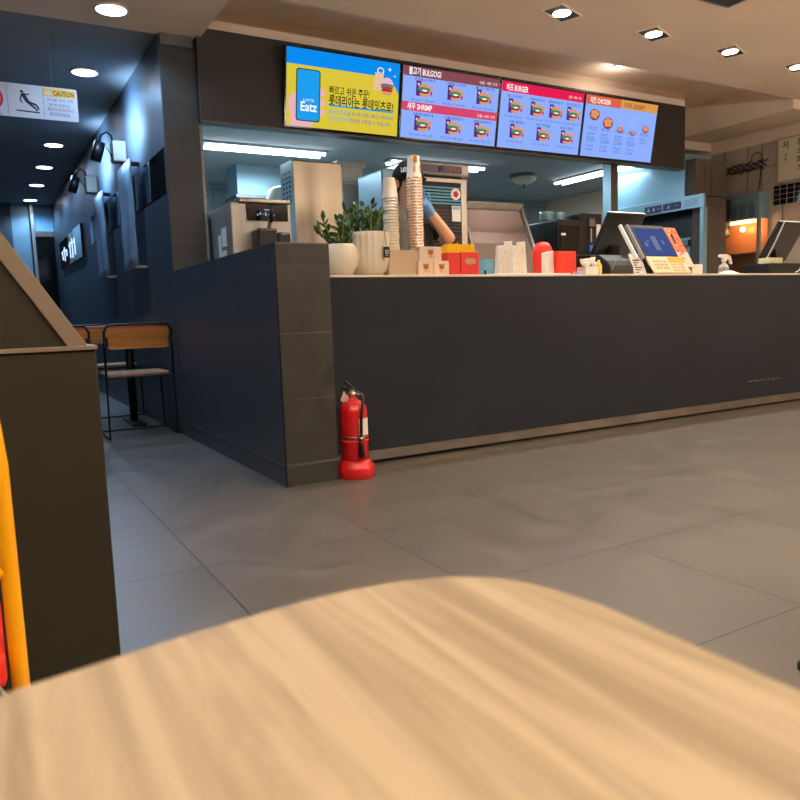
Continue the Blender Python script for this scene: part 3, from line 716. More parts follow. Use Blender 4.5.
# vertical writing board
t = thing('notice_board', 'white framed notice board with vertical Korean letters at the right edge', 'sign', (7.18, 4.35, 2.15))
mb(mat('board_frame', '#b7a98f', .5)).box(7.155, 7.185, 4.0, 4.68, 1.95, 2.385).build('frame', t, bevel=.004)
m = mb(mat('board_face', '#d8ccb0', .5)).box(7.15, 7.156, 4.02, 4.66, 1.97, 2.365)
m.use(M_['signblack'])
def wtext(tx, y, z, h): m.M = Matrix(((0, 0, -1, 7.15), (-1, 0, 0, y), (0, 1, 0, z), (0, 0, 0, 1))); m.text(tx, 0, 0, h, .001, bold=.01)
wtext('자', 4.62, 2.28, .08)
for i, ch in enumerate('사용'): wtext(ch, 4.60, 2.2-.04*i, .035)
for i, ch in enumerate('동소화기'): wtext(ch, 4.47, 2.29-.085*i, .075)
m.M = Matrix(); m.build('board_face', t)

# ------------------------------------------------------------------ things on the counter
CT = .968
def pot_plant(x, y, ribbed, lab):
    t = thing('potted_plant', lab, 'potted plant', (x, y, CT))
    if ribbed:
        m = mb(M_['ceramic']).lathe([(.06, 0), (.068, .012), (.092, .03), (.102, .08), (.106, .2), (.106, .225), (.094, .225), (.092, .19)], n=120, wob=lambda a, z: 1+(.032*math.sin(20*a) if .03 < z < .215 else 0))
        h0 = .19
    else:
        m = mb(M_['ceramic']).lathe([(.04, 0), (.06, .01), (.083, .05), (.092, .095), (.085, .14), (.07, .16), (.062, .155), (.06, .13)], n=32)
        h0 = .13
    m.build('pot', t, True, local=True)
    mb(M_['soil']).lathe([(.06 if not ribbed else .09, h0-.01), (.058 if not ribbed else .088, h0)], n=24).build('soil', t, local=True)
    r = random.Random(int(x*100))
    st = mb(M_['stem']); lf = mb(M_['leaf'])
    for k in range(15 if ribbed else 12):
        a = r.random()*2*PI; L_ = r.uniform(.1, .2); lean = r.uniform(.1, .65)
        base = Vector((.03*math.cos(a), .03*math.sin(a), h0)); d = Vector((math.cos(a)*lean, math.sin(a)*lean, 1)).normalized()
        pts = [base+d*L_*q+Vector((math.cos(a), math.sin(a), 0))*lean*.03*q*q for q in (0, .33, .66, 1)]
        st.tube(pts, [.005, .0045, .004, .002], 6)
        for j in range(9):
            q = .2+.8*j/8; p = base+d*L_*q+Vector((math.cos(a), math.sin(a), 0))*lean*.03*q*q
            side = Vector((-math.sin(a), math.cos(a), 0))*(1 if j % 2 else -1)
            if j == 8: side = Vector((0, 0, 0))
            dr = (side+d*.75+Vector((r.uniform(-.3, .3), r.uniform(-.3, .3), r.uniform(-.1, .2)))).normalized()
            ll = r.uniform(.035, .052); nn = dr.cross(Vector((r.uniform(-1, 1), r.uniform(-1, 1), .3))).normalized(); ww = .013
            up = dr.cross(nn)*.003
            lf.add([p, p+dr*ll*.35+nn*ww, p+dr*ll*.35+up, p+dr*ll*.35-nn*ww, p+dr*ll*.75+nn*ww*.7, p+dr*ll*.75-nn*ww*.7, p+dr*ll],
                   [(0, 1, 2), (0, 2, 3), (1, 4, 2), (2, 4, 5), (2, 5, 3), (4, 6, 5)])
    st.build('stems', t, True, local=True); lf.build('leaves', t, local=True)
    return t
p1 = pot_plant(1.635, 3.42, False, 'leafy green plant in a plain round ivory pot, leftmost on the counter')
p2 = pot_plant(1.82, 3.45, True, 'leafy green plant in a ribbed ivory pot with black tag')
tg = mb(M_['black']).box(.02, .055, -.117, -.113, .09, .145); tg.use(M_['white']).box(.03, .046, -.1185, -.117, .1, .102).box(.03, .046, -.1185, -.117, .108, .128); tg.use(M_['black']).box(.034, .042, -.1195, -.1185, .112, .124)
tg.use(M_['black']).cyl((.038, -.114, .145), (.038, -.1, .23), .0015, 6); tg.build('hanging_tag', p2, local=True)
# cup holder with stacks
t = thing('cup_holder', 'beige acrylic cup holder between plant and small boxes', 'holder', (2.02, 3.42, CT))
acr = mat('beige_acrylic', '#d9bf9e', .3, trans=.2)
m = mb(acr); m.box(1.89, 2.125, 3.37, 3.376, CT, 1.10); m.box(1.89, 2.125, 3.47, 3.476, CT, 1.10)
for x in (1.89, 1.974, 2.036, 2.119): m.box(x, x+.006, 3.376, 3.47, CT, 1.10)
m.box(1.896, 2.119, 3.376, 3.47, CT, CT+.006)
m.build('tray', t)
def cup_mesh(name, r0, r1, h, body, extra=None, wob=None, n=20):
    m = mb(body).lathe([(r0*.92, .002), (r0, 0), (r1, h-.003), (r1+.003, h-.002), (r1+.003, h), (r1-.001, h), (r0-.002, .004)], n=n, wob=wob)
    return m
# white cups, upside down stack
c0 = None
z = CT+.008; n_w = 26
for i in range(n_w):
    lab = 'white paper cup stacked upside down in the leftmost cup stack'
    if i == n_w-1: lab = 'topmost white paper cup of the leftmost cup stack'
    if c0 is None:
        m = mb(M_['ceramic']).lathe([(.041, .0), (.043, .001), (.043, .005), (.040, .006), (.031, .105), (.029, .107), (.029, .1), (.038, .004)], n=22)
        c0 = tag(m.build('paper_cup', smooth=True), lab, 'cup', 'white paper cups in a stack'); c0.location = (1.935, 3.42, z)
    else:
        o = dup(c0, (1.938+.0035*math.sin(i*1.7), 3.42, z+i*.0156), label=lab)
# clear lids
c0 = None
for i in range(28):
    lab = 'clear plastic cup in the middle stack between the white and orange cups'
    if c0 is None:
        m = mb(M_['clear']).lathe([(.029, 0), (.032, .001), (.032, .005), (.028, .006), (.022, .07), (.020, .07), (.026, .004)], n=18)
        c0 = tag(m.build('clear_cup', smooth=True), lab, 'cup', 'clear cups in a stack'); c0.location = (2.006, 3.42, z)
    else: dup(c0, (2.006, 3.42, z+i*.0105))
# orange printed cups
c0 = None; n_o = 33
for i in range(n_o):
    lab = 'orange and white printed paper cup nested in the tallest cup stack'
    if i == n_o-1: lab = 'topmost printed cup of the tallest stack, red lettering showing'
    if i in (0, n_o-1):
        m = mb(M_['whitep']).lathe([(.0415, 0), (.0435, .001), (.0435, .005), (.0405, .006), (.031, .12), (.029, .121), (.028, .115), (.038, .004)], n=28)
        m.use(M_['orange'])
        for k in range(7):
            a0, a1 = k*2*PI/7, k*2*PI/7+.55+.2*(k % 2)
            zs = (.002+.0, .0122)
            m.add([(.0441*math.cos(a), .0441*math.sin(a), zz) for a in (a0, (a0+a1)/2, a1) for zz in (.0, .0075)], [(0, 2, 3, 1), (2, 4, 5, 3)])
        if i:
            def onc(a, zz, e=.0004): r = .0405-(zz-.006)/.114*.0095+e; return (r*math.cos(a), r*math.sin(a), zz)
            m.use(M_['orange'])
            A = [-PI/2+.5*k/6-.05 for k in range(8)]
            m.add([onc(a, zz) for a in A for zz in (.082, .118)], [(2*k, 2*k+2, 2*k+3, 2*k+1) for k in range(7)])
            m.add([onc(a+.9, zz) for a in A for zz in (.03, .07)], [(2*k, 2*k+2, 2*k+3, 2*k+1) for k in range(7)])
            m.use(M_['signred']); m.M = Matrix.Translation((0, -.0385, .1))@Matrix.Rotation(PI/2, 4, 'X')@Matrix.Rotation(-PI/2, 4, 'Z'); m.text('LOTTERIA', 0, -.006, .018, .0015, width=.07, bold=.02)
        c1 = tag(m.build('printed_cup', smooth=True), lab, 'cup', 'orange printed cups in a stack')
        c1.location = (2.088, 3.42, z+i*.0156); c1.rotation_euler = (0, 0, -.5 if i else 0)
        if c0 is None: c0 = c1
    else: dup(c0, (2.088+.001*math.sin(i), 3.42, z+i*.0156), rz=i*.9)
# small printed boxes
def pbox(x0, x1, y0, y1, z0, z1, n, lab, name='dessert_box'):
    t = thing(name, lab, 'box', ((x0+x1)/2, (y0+y1)/2, z0), group='small cream dessert boxes')
    m = mb(mat('cream_card', '#e3c9b2', .6)).box(x0, x1, y0, y1, z0, z1); m.build('carton', t, bevel=.003)
    m = mb(mat('print_brown', '#7a4a24', .6))
    for i in range(n):
        cx = x0+(x1-x0)*(i+.5)/n; zz = z0+(z1-z0)*.5
        m.use(mat('print_brown2', '#8a5426', .6)); m.M = Matrix.Translation((cx, y0, zz))@Matrix.Rotation(PI/2, 4, 'X')
        m.flat(disc(0, .005, .018, .012), .001); m.flat([(-.028, .022), (-.005, .012), (.0, .02)], .0012); m.flat([(.028, .022), (.005, .012), (.0, .02)][::-1], .0012)
        m.use(M_['orange']).flat(disc(-.002, -.014, .011, .009), .0012)
        m.use(mat('print_pink', '#e0a090', .6)).flat(disc(.02, -.02, .008, .006), .001)
    m.build('printed_motif', t)
pbox(2.07, 2.21, 3.36, 3.46, 1.045, 1.12, 1, 'cream printed box standing on top of the lower pair of boxes')
pbox(2.055, 2.15, 3.35, 3.47, CT, 1.045, 1, 'cream printed box at counter level, left one under the top box')
pbox(2.153, 2.25, 3.35, 3.47, CT, 1.045, 1, 'cream printed box at counter level, beside the red carton')
# red carton holder with yellow cartons
t = thing('carton_holder', 'red box with oval hand hole holding yellow cartons', 'box', (2.39, 3.42, CT))
m = mb(M_['redbox'])
m.box(2.262, 2.347, 3.38, 3.386, CT, 1.092); m.box(2.262, 2.268, 3.386, 3.46, CT, 1.092); m.box(2.262, 2.347, 3.454, 3.46, CT, 1.092)
m.box(2.347, 2.467, 3.375, 3.38, CT, 1.095); m.box(2.461, 2.467, 3.38, 3.46, CT, 1.095); m.box(2.347, 2.461, 3.454, 3.46, CT, 1.095); m.box(2.268, 2.461, 3.386, 3.454, CT, CT+.006)
m.build('red_carton', t)
m = mb(mat('hole_grey', '#a98e78', .6)); m.M = Matrix.Translation((2.411, 3.375, 1.045))@Matrix.Rotation(PI/2, 4, 'X'); m.poly(rrect(-.036, .036, -.016, .016, .0155), .001)
m.build('hand_hole', t)
c0 = None
for i in range(12):
    lab = 'yellow fries carton standing in the red box'
    x = 2.274+i*.0155
    if c0 is None:
        m = mb(M_['yellow']); m.box(-.0074, .0074, -.03, .03, 0, .16); m.box(-.005, .005, -.032, -.03, .01, .165)
        c0 = tag(m.build('fries_carton', bevel=.001), lab, 'carton', 'yellow fries cartons in the red box'); c0.location = (x, 3.42, CT+.007)
    else: dup(c0, (x, 3.42, CT+0.009+.004*math.sin(i*2.)))
# paper bags
def pbag(x0, x1, y, zt, lab, dots, lean=.0):
    t = thing('paper_bag', lab, 'paper bag', ((x0+x1)/2, y, CT), group='folded paper bags')
    mb(M_['whitep']).add([(x0, y, CT), (x1, y, CT), (x1, y+.05, CT), (x0, y+.05, CT), (x0+lean, y+.01, zt), (x1+lean, y+.01, zt+.004), (x1+lean, y+.03, zt+.004), (x0+lean, y+.03, zt)],
        [(0, 3, 2, 1), (4, 5, 6, 7), (0, 1, 5, 4), (1, 2, 6, 5), (2, 3, 7, 6), (3, 0, 4, 7)]).build('bag_body', t, bevel=.002)
    if dots:
        m = mb(M_['orange']); r = random.Random(4)
        for i in range(16):
            u = r.uniform(.1, .9); v = r.uniform(.05, .95); xx = x0+(x1-x0)*u+lean*v; zz = CT+(zt-CT)*v
            m.M = Matrix.Translation((xx, y+.01*v-.0006, zz))@Matrix.Rotation(PI/2, 4, 'X'); m.flat(disc(0, 0, .0035, .003, 7), .001)
        m.build('dot_print', t)
pbag(2.715, 2.78, 3.51, 1.15, 'white paper bag with orange dots, left of the bag group', True)
pbag(2.772, 2.865, 3.45, 1.145, 'wide white paper bag with orange dots, front of the group', True, .005)
pbag(2.815, 2.862, 3.56, 1.18, 'plain white paper bag sticking up behind the dotted bags', False)
pbag(2.88, 2.935, 3.52, 1.175, 'narrow plain white paper bag on the right of the group', False, -.004)
# flat tray liner pile
tag(mb(M_['whitep']).box(2.55, 3.1, 3.32, 3.43, CT, CT+.008).build('paper_liner', bevel=.002), 'thin pile of pale tray paper along the counter edge', 'paper')
t = thing('blue_card_box', 'small light blue box behind the paper bags', 'box', (2.68, 3.6, CT))
mb(mat('light_blue_card', '#6fa8c4', .6)).box(2.66, 2.73, 3.58, 3.64, CT, 1.075).build('carton', t, bevel=.002)
mb(M_['black']).box(2.655, 2.668, 3.575, 3.58, CT+.005, 1.01).build('label_mark', t)
# red items
t = thing('red_container', 'red dome topped container behind the white bag', 'container', (3.08, 3.58, CT))
mb(M_['redbright']).lathe([(.05, 0), (.06, .02), (.062, .14), (.058, .18), (.04, .21), (.015, .218)], (3.125, 3.6, CT), 24).build('body', t, True)
mb(M_['redbright']).box(3.09, 3.16, 3.53, 3.542, 1.08, 1.13).build('front_lip', t, bevel=.01)
t = thing('napkin_pack', 'white napkin pack leaning left of the red carton box', 'napkins', (3.07, 3.47, CT))
mb(M_['whitep']).add([(3.03, 3.46, CT), (3.1, 3.46, CT), (3.1, 3.5, CT), (3.03, 3.5, CT), (3.04, 3.47, 1.11), (3.1, 3.47, 1.12), (3.1, 3.51, 1.12), (3.04, 3.51, 1.11)],
    [(0, 3, 2, 1), (4, 5, 6, 7), (0, 1, 5, 4), (1, 2, 6, 5), (2, 3, 7, 6), (3, 0, 4, 7)]).build('napkins', t, bevel=.002)
t = thing('red_carton_box', 'bright red ridged box right of the napkin pack', 'box', (3.18, 3.45, CT))
mb(M_['redbright']).box(3.105, 3.25, 3.43, 3.53, CT, 1.115).build('carton', t, bevel=.004)
m = mb(M_['redbox'])
for i in range(5): m.box(3.17, 3.248, 3.427, 3.43, CT+.02+i*.024, CT+.024+i*.024)
m.build('ridges', t)
# clutter
t = thing('sauce_basket', 'cluster of small white cups and packets beside the printer', 'basket', (3.36, 3.42, CT))
mb(M_['whitep']).box(3.29, 3.40, 3.39, 3.47, CT, 1.02).build('tray', t, bevel=.005)
tagc = None
for i, (x, y, zz, r, cc) in enumerate(((3.30, 3.41, 1.02, .022, 'whitep'), (3.34, 3.43, 1.02, .024, 'whitep'), (3.38, 3.41, 1.02, .02, 'white'), (3.325, 3.45, 1.04, .02, 'ceramic'), (3.37, 3.45, 1.045, .022, 'whitep'), (3.39, 3.43, 1.05, .016, 'whitep'))):
    tag(mb(M_[cc]).lathe([(r*.7, 0), (r, .03), (r*.9, .03), (r*.6, .006)], (x, y, zz), 14).build('sauce_cup', smooth=True), 'small white sauce cup piled in the tray beside the card terminal', 'cup', 'white sauce cups')
tag(mb(mat('pale_yellow', '#d9c860', .5)).lathe([(.016, 0), (.02, .01), (.02, .06), (.008, .08), (.008, .095)], (3.43, 3.42, CT), 14).build('squeeze_bottle', smooth=True), 'small pale yellow bottle right of the white sauce cups', 'bottle')
tag(mb(mat('pale_blue_card', '#8a9ac4', .5)).box(3.2, 3.27, 3.37, 3.41, CT, CT+.02).build('wipe_pack', bevel=.004), 'flat bluish white packet in front of the sauce cups', 'packet')
# card terminal / printer
t = thing('card_printer', 'curved black receipt printer in front of the first till', 'printer', (3.58, 3.45, CT))
mb(M_['black']).prism([(3.38, CT), (3.55, CT), (3.55, 1.1), (3.47, 1.1), (3.41, 1.06), (3.38, 1.02)], 'x', 3.485, 3.7).build('body', t, bevel=.012)
mb(M_['steeldk']).tube([(3.50, 3.376, 1.0), (3.54, 3.39, 1.05), (3.62, 3.42, 1.085), (3.69, 3.43, 1.09)], .002, 6).build('trim_line', t)
t = thing('price_card', 'white folded label card with blue heading before the tablet', 'card', (3.76, 3.4, CT))
m = mb(M_['whitep']).prism([(3.38, CT), (3.41, CT), (3.44, 1.105), (3.435, 1.105)], 'x', 3.71, 3.82); m.build('card', t)
m = mb(mat('card_blue', '#3b78b8', .5)); m.M = Matrix.Translation((3.71, 3.38, CT))@Matrix.Rotation(math.atan2(.137, .055), 4, 'X')
m.flat([(.035, .12), (.095, .12), (.095, .143), (.035, .143)], .001); m.use(M_['signblack'])

for k in range(6): m.flat([(.015, .105-.017*k), (.085-.02*(k % 3), .105-.017*k), (.085-.02*(k % 3), .098-.017*k), (.015, .098-.017*k)], .001)
m.build('card_print', t)
# tills
def till(x0, lab, withbase):
    D = .13; t = thing('till_monitor', lab, 'till', (x0+.17, 3.73, CT), group='black till monitors')
    m = mb(M_['black']).add([(x0+.0, 3.68+D, 1.1), (x0+.35, 3.68+D, 1.1), (x0+.35, 3.71+D, 1.11), (x0, 3.71+D, 1.11), (x0, 3.50+D, 1.395), (x0+.35, 3.50+D, 1.395), (x0+.35, 3.53+D, 1.405), (x0, 3.53+D, 1.405)],
        [(0, 3, 2, 1), (4, 5, 6, 7), (0, 1, 5, 4), (1, 2, 6, 5), (2, 3, 7, 6), (3, 0, 4, 7)])
    m.build('monitor', t, bevel=.008)
    mb(M_['white']).add([(x0+.0, 3.497+D, 1.397), (x0+.35, 3.497+D, 1.397), (x0+.35, 3.53+D, 1.409), (x0, 3.53+D, 1.409)], [(0, 1, 2, 3)]).build('edge_trim', t)
    mb(M_['black']).prism([(3.6+D, CT), (3.75+D, CT), (3.68+D, 1.2), (3.62+D, 1.2)], 'x', x0+.12, x0+.22).build('stand', t, bevel=.006)
    mb(M_['blackgl']).add([(x0+.02, 3.712+D, 1.13), (x0+.02, 3.547+D, 1.37), (x0+.32, 3.547+D, 1.37), (x0+.32, 3.712+D, 1.13)], [(0, 1, 2, 3)]).build('display', t)
    mb(M_['steeldk']).box(x0+.02, x0+.3, 3.56+D, 3.8+D, CT, CT+.045).build('cash_base', t, bevel=.008)
    return t
till(3.745, 'black till monitor seen from behind, left of the tablet', True)
t2 = till(5.63, 'black till monitor seen from behind at the right edge', True)
mb(M_['blackmetal']).box(5.22, 5.62, 3.45, 3.68, CT, 1.055).build('printer_block', t2, bevel=.012)
mb(mat('paper_roll', '#c9c79a', .7)).box(5.30, 5.46, 3.5, 3.6, 1.055, 1.1).build('paper_roll', t2, bevel=.004)
mb(M_['white']).tube([(5.66, 3.62, 1.40), (5.67, 3.70, 1.25), (5.68, 3.78, 1.12)], .006, 6).build('side_strip', t2)
mb(M_['white']).tube([(5.60, 3.44, 1.09), (5.59, 3.43, 1.04), (5.56, 3.425, 1.0), (5.5, 3.42, .985)], .004, 6).build('cable', t2, True)
# customer tablet
t = thing('customer_tablet', 'tilted customer tablet with blue screen on the counter', 'tablet', (3.98, 3.45, CT))
A = Matrix.Translation((3.84, 3.40, 1.093))@Matrix.Rotation(math.atan2(.204, .13), 4, 'X')
mb(M_['black'], A).box(-.03, .305, -.02, .255, -.02, 0).build('casing', t, bevel=.006)
mb(M_['steel'], A).box(-.045, -.03, -.02, .255, -.022, .004).build('side_frame', t, bevel=.003)
mb(M_['white'], A).box(-.10, -.085, -.02, .255, -.025, .0).build('rear_frame', t, bevel=.003)
m = mb(emis('tablet_blue', '#4c5c9c', .8), A); m.flat([(0, 0), (.29, 0), (.29, .225), (0, .225)], .001)
m.use(emis('tablet_mark', '#7f8fb0', .8)).flat([(.12, .05), (.17, .04), (.17, .16), (.12, .16)], .0015); m.flat(disc(.08, .12, .01, .01), .0015); m.flat(disc(.22, .11, .012, .02), .0015); m.flat(disc(.05, .09, .014, .02), .0015)
m.build('display', t)
mb(M_['black']).prism([(3.36, CT), (3.56, CT), (3.5, 1.2), (3.4, 1.08)], 'x', 3.83, 3.86).build('stand', t)
B2 = Matrix.Translation((3.825, 3.315, .978))@Matrix.Rotation(math.atan2(.115, .085), 4, 'X')
m = mb(mat('gold_white_board', '#d8c49a', .35), B2); m.box(0, .345, 0, .135, -.012, 0); m.use(M_['orange']).flat([(.19, .085), (.345, .085), (.345, .13), (.19, .13)], .001)
m.use(M_['signblack'])
for i, s2 in enumerate(('포인트 적립', '현금 영수증', '주문 번호')): m.text(s2, .03, .085-.028*i, .02, .001, width=.13); m.text(s2, .19, .06-.025*i, .018, .001, width=.12)
m.build('price_board', t)
# orange flyer
t = thing('orange_flyer', 'orange printed flyer stand right of the tablet screen', 'flyer', (4.2, 3.45, CT))
A3 = Matrix.Translation((4.16, 3.4, 1.02))@Matrix.Rotation(math.atan2(.28, .17), 4, 'X')
m = mb(mat('flyer_orange', '#d8683c', .5), A3); m.box(0, .15, 0, .33, -.006, 0)
m.use(mat('flyer_pink', '#e8b8a4', .5)).flat([(0, 0), (.15, 0), (.15, .12), (0, .12)], .001)
m.use(M_['signred']); r = random.Random(2)
for i in range(10): m.flat(disc(r.uniform(.02, .13), r.uniform(.03, .3), .012, .008, 7), .0015)
m.use(M_['whitep'])
for i in range(8): m.flat(disc(r.uniform(.02, .13), r.uniform(.03, .3), .008, .005, 7), .002)
m.build('flyer_sheet', t)
mb(M_['black']).prism([(3.4, CT), (3.58, CT), (3.54, 1.26), (3.41, 1.015)], 'x', 4.23, 4.245).build('stand', t)
tag(mb(M_['whitep']).box(4.31, 4.42, 3.42, 3.48, CT, 1.04).build('small_box', bevel=.004), 'small plain cream box right of the tablet', 'box')
# spray bottle
t = thing('spray_bottle', 'clear spray bottle with white trigger in front of the warm cabinet', 'spray bottle', (4.7, 3.46, CT))
mb(M_['clear']).lathe([(.03, 0), (.036, .008), (.036, .05), (.028, .07), (.013, .082), (.013, .095)], (4.70, 3.46, CT), 20).build('bottle', t, True)
mb(M_['white']).prism([(4.685, 1.06), (4.715, 1.06), (4.72, 1.08), (4.76, 1.075), (4.775, 1.045), (4.785, 1.05), (4.765, 1.10), (4.73, 1.115), (4.65, 1.113), (4.645, 1.095), (4.68, 1.09)][::-1], 'y', 3.45, 3.47).build('trigger_head', t, bevel=.002)
tag(mb(M_['whitep']).add([(4.62, 3.38, CT), (4.8, 3.38, CT), (4.78, 3.5, CT), (4.63, 3.5, CT), (4.65, 3.42, CT+.025), (4.75, 3.43, CT+.03)], [(0, 1, 5, 4), (1, 2, 5), (2, 3, 4, 5), (3, 0, 4), (0, 3, 2, 1)]).build('cloth'), 'crumpled pale cloth under the spray bottle', 'cloth')

# ------------------------------------------------------------------ worker
def skin_body(name, verts, edges, radii, m, parent=None, sub=2):
    me = bpy.data.meshes.new(name); off = wloc(parent) if parent else Vector((0, 0, 0))
    me.from_pydata([tuple(Vector(v)-off) for v in verts], edges, []); me.materials.append(m)
    o = bpy.data.objects.new(name, me); COL.objects.link(o)
    if parent: o.parent = parent
    md = o.modifiers.new('skin', 'SKIN'); md.use_smooth_shade = True
    sd = me.skin_vertices[0].data if me.skin_vertices else None
    if sd is None:
        bpy.context.view_layer.objects.active = o
        bpy.ops.mesh.customdata_skin_add(); sd = me.skin_vertices[0].data
    for i, r in enumerate(radii): sd[i].radius = (r, r) if not isinstance(r, tuple) else r
    sd[0].use_root = True
    s2 = o.modifiers.new('sub', 'SUBSURF'); s2.levels = sub; s2.render_levels = sub
    return o
PX, PY = 2.50, 4.2
t = thing('person', 'worker in black cap and black shirt with blue gloves behind the cup stacks', 'person', (PX, PY, 0))
V = {}
def P(k, x, y, z, r): V[k] = (len(V), (PX+x, PY+y, z), r)
P('pelvis', 0, .02, .90, (.15, .11)); P('waist', 0, .02, 1.05, (.135, .10)); P('chest', 0, 0, 1.24, (.16, .115)); P('neckb', 0, -.01, 1.40, .07); P('neck', 0, -.02, 1.46, .055); P('head0', 0, -.05, 1.53, (.07, .085)); P('head1', 0, -.045, 1.61, (.082, .1)); P('head2', 0, -.03, 1.68, (.07, .085))
P('shl', .18, .02, 1.38, .07); P('ell', .295, -.08, 1.225, .05); P('wrl', .075, -.15, 1.42, .032)
P('shr', -.17, 0, 1.36, .065); P('elr', -.24, -.05, 1.12, .043); P('wrr', -.12, -.13, 1.06, .027)
P('hipl', .09, .02, .84, .09); P('knl', .1, .0, .46, .06); P('anl', .1, .04, .09, .04); P('toel', .1, -.1, .04, .035)
P('hipr', -.09, .02, .84, .09); P('knr', -.1, .0, .46, .06); P('anr', -.1, .04, .09, .04); P('toer', -.1, -.1, .04, .035)
ed = [('pelvis', 'waist'), ('waist', 'chest'), ('chest', 'neckb'), ('neckb', 'neck'), ('neck', 'head0'), ('head0', 'head1'), ('head1', 'head2'), ('chest', 'shl'), ('shl', 'ell'), ('ell', 'wrl'), ('chest', 'shr'), ('shr', 'elr'), ('elr', 'wrr'),
      ('pelvis', 'hipl'), ('hipl', 'knl'), ('knl', 'anl'), ('anl', 'toel'), ('pelvis', 'hipr'), ('hipr', 'knr'), ('knr', 'anr'), ('anr', 'toer')]
skin_body('body', [v[1] for v in V.values()], [(V[a][0], V[b][0]) for a, b in ed], [v[2] for v in V.values()], M_['skin'], t)
# clothes: a shell over torso and upper arms, and trousers
def sub_skin(name, keys, edges, grow, m):
    ks = list(keys); idx = {k: i for i, k in enumerate(ks)}
    rad = []
    for k in ks:
        r = V[k][2] if k in V else None
        rad.append(tuple(q+grow for q in r) if isinstance(r, tuple) else (r+grow, r+grow))
    return skin_body(name, [V[k][1] for k in ks], [(idx[a], idx[b]) for a, b in edges], rad, m, t)
P('uarml', .27, -.04, 1.27, .052); P('uarmr', -.225, -.035, 1.2, .045)
sub_skin('shirt', ['chest', 'waist', 'pelvis', 'neckb', 'shl', 'uarml', 'shr', 'uarmr'], [('chest', 'waist'), ('waist', 'pelvis'), ('chest', 'neckb'), ('chest', 'shl'), ('shl', 'uarml'), ('chest', 'shr'), ('shr', 'uarmr')], .016, M_['shirt'])
P('shinl', .1, .03, .13, .045); P('shinr', -.1, .03, .13, .045)
sub_skin('trousers', ['pelvis', 'hipl', 'knl', 'shinl', 'hipr', 'knr', 'shinr'], [('pelvis', 'hipl'), ('hipl', 'knl'), ('knl', 'shinl'), ('pelvis', 'hipr'), ('hipr', 'knr'), ('knr', 'shinr')], .013, M_['trouser'])
for sx in (.1, -.1):
    mb(M_['black']).add([(PX+sx-.045, PY-.16, 0), (PX+sx+.045, PY-.16, 0), (PX+sx+.042, PY+.1, 0), (PX+sx-.042, PY+.1, 0), (PX+sx-.04, PY-.15, .06), (PX+sx+.04, PY-.15, .06), (PX+sx+.04, PY+.09, .12), (PX+sx-.04, PY+.09, .12)],
        [(0, 3, 2, 1), (4, 5, 6, 7), (0, 1, 5, 4), (1, 2, 6, 5), (2, 3, 7, 6), (3, 0, 4, 7)]).build('shoe', t, True, bevel=.015)
# gloves with five fingers (blue)
def glove(wr, el, side, name):
    wr = Vector(wr); d = (wr-Vector(el)).normalized(); s = d.cross(Vector((0, 1, 0))).normalized()*side; n = s.cross(d)
    vs = [tuple(wr-d*.10), tuple(wr-d*.03), tuple(wr+d*.03), tuple(wr+d*.07)]; es = [(0, 1), (1, 2), (2, 3)]; rs = [.036, .031, .034, .03]
    for k, (o, L_) in enumerate(((-.03, .07), (-.01, .08), (.01, .075), (.03, .06))):
        b0 = len(vs); p0 = wr+d*.085+s*o
        vs += [tuple(p0), tuple(p0+d*L_*.5-n*.012), tuple(p0+d*L_*.9-n*.04)]; es += [(3, b0), (b0, b0+1), (b0+1, b0+2)]; rs += [.011, .0095, .008]
    b0 = len(vs); p0 = wr+d*.035-s*.035
    vs += [tuple(p0), tuple(p0+d*.035-s*.02-n*.01), tuple(p0+d*.06-s*.018-n*.025)]; es += [(2, b0), (b0, b0+1), (b0+1, b0+2)]; rs += [.013, .011, .009]
    return skin_body(name, vs, es, rs, M_['bluesleeve'], t, 2)
glove(V['wrl'][1], V['ell'][1], 1, 'glove'); glove(V['wrr'][1], V['elr'][1], -1, 'glove')
hx, hy = PX, PY-.045
# face features
m = mb(M_['skin']).ell((hx, hy-.105, 1.585), (.012, .018, .02), 10, 6); m.build('nose', t, True)
m = mb(M_['white'])
for sx in (-.032, .032): m.ell((hx+sx, hy-.088, 1.61), (.014, .008, .008), 10, 6)
m.use(M_['black'])
for sx in (-.032, .032): m.ell((hx+sx, hy-.095, 1.61), (.006, .004, .006), 8, 6)
m.build('eyes', t, True)
mb(mat('lip', '#9a5a4c', .5)).ell((hx, hy-.088, 1.545), (.024, .008, .007), 12, 6).build('mouth', t, True)
m = mb(M_['skin'])
for sx in (-.086, .086): m.ell((hx+sx, hy+.01, 1.595), (.012, .02, .03), 10, 8)
m.build('ears', t, True)
m = mb(M_['hair']).ell((hx, hy+.035, 1.615), (.094, .095, .085), 20, 12); m.build('hair', t, True)
m = mb(M_['cap'])
prof = [(math.cos(a), math.sin(a)) for a in [PI/2*j/8 for j in range(9)]]
vs = []; fs = []; n = 24
for r, z_ in prof:
    for i in range(n):
        a = 2*PI*i/n; vs.append((hx+.102*max(r, .02)*math.cos(a), hy+.015+.118*max(r, .02)*math.sin(a), 1.628+.118*z_))
for j in range(8):
    for i in range(n): fs.append((j*n+i, j*n+(i+1) % n, (j+1)*n+(i+1) % n, (j+1)*n+i))
m.add(vs, fs)
bv = []; k = 12
for i in range(k+1):
    a = PI+PI*i/k
    bv.append((hx+.092*math.cos(a), hy+.01+.095*math.sin(a), 1.632)); bv.append((hx+.08*math.cos(a), hy-.02+.145*math.sin(a), 1.61))
m.add(bv, [(2*i, 2*i+1, 2*i+3, 2*i+2) for i in range(k)])
cap_ = o = m.build('cap', t, True); so = o.modifiers.new('s', 'SOLIDIFY'); so.thickness = .004
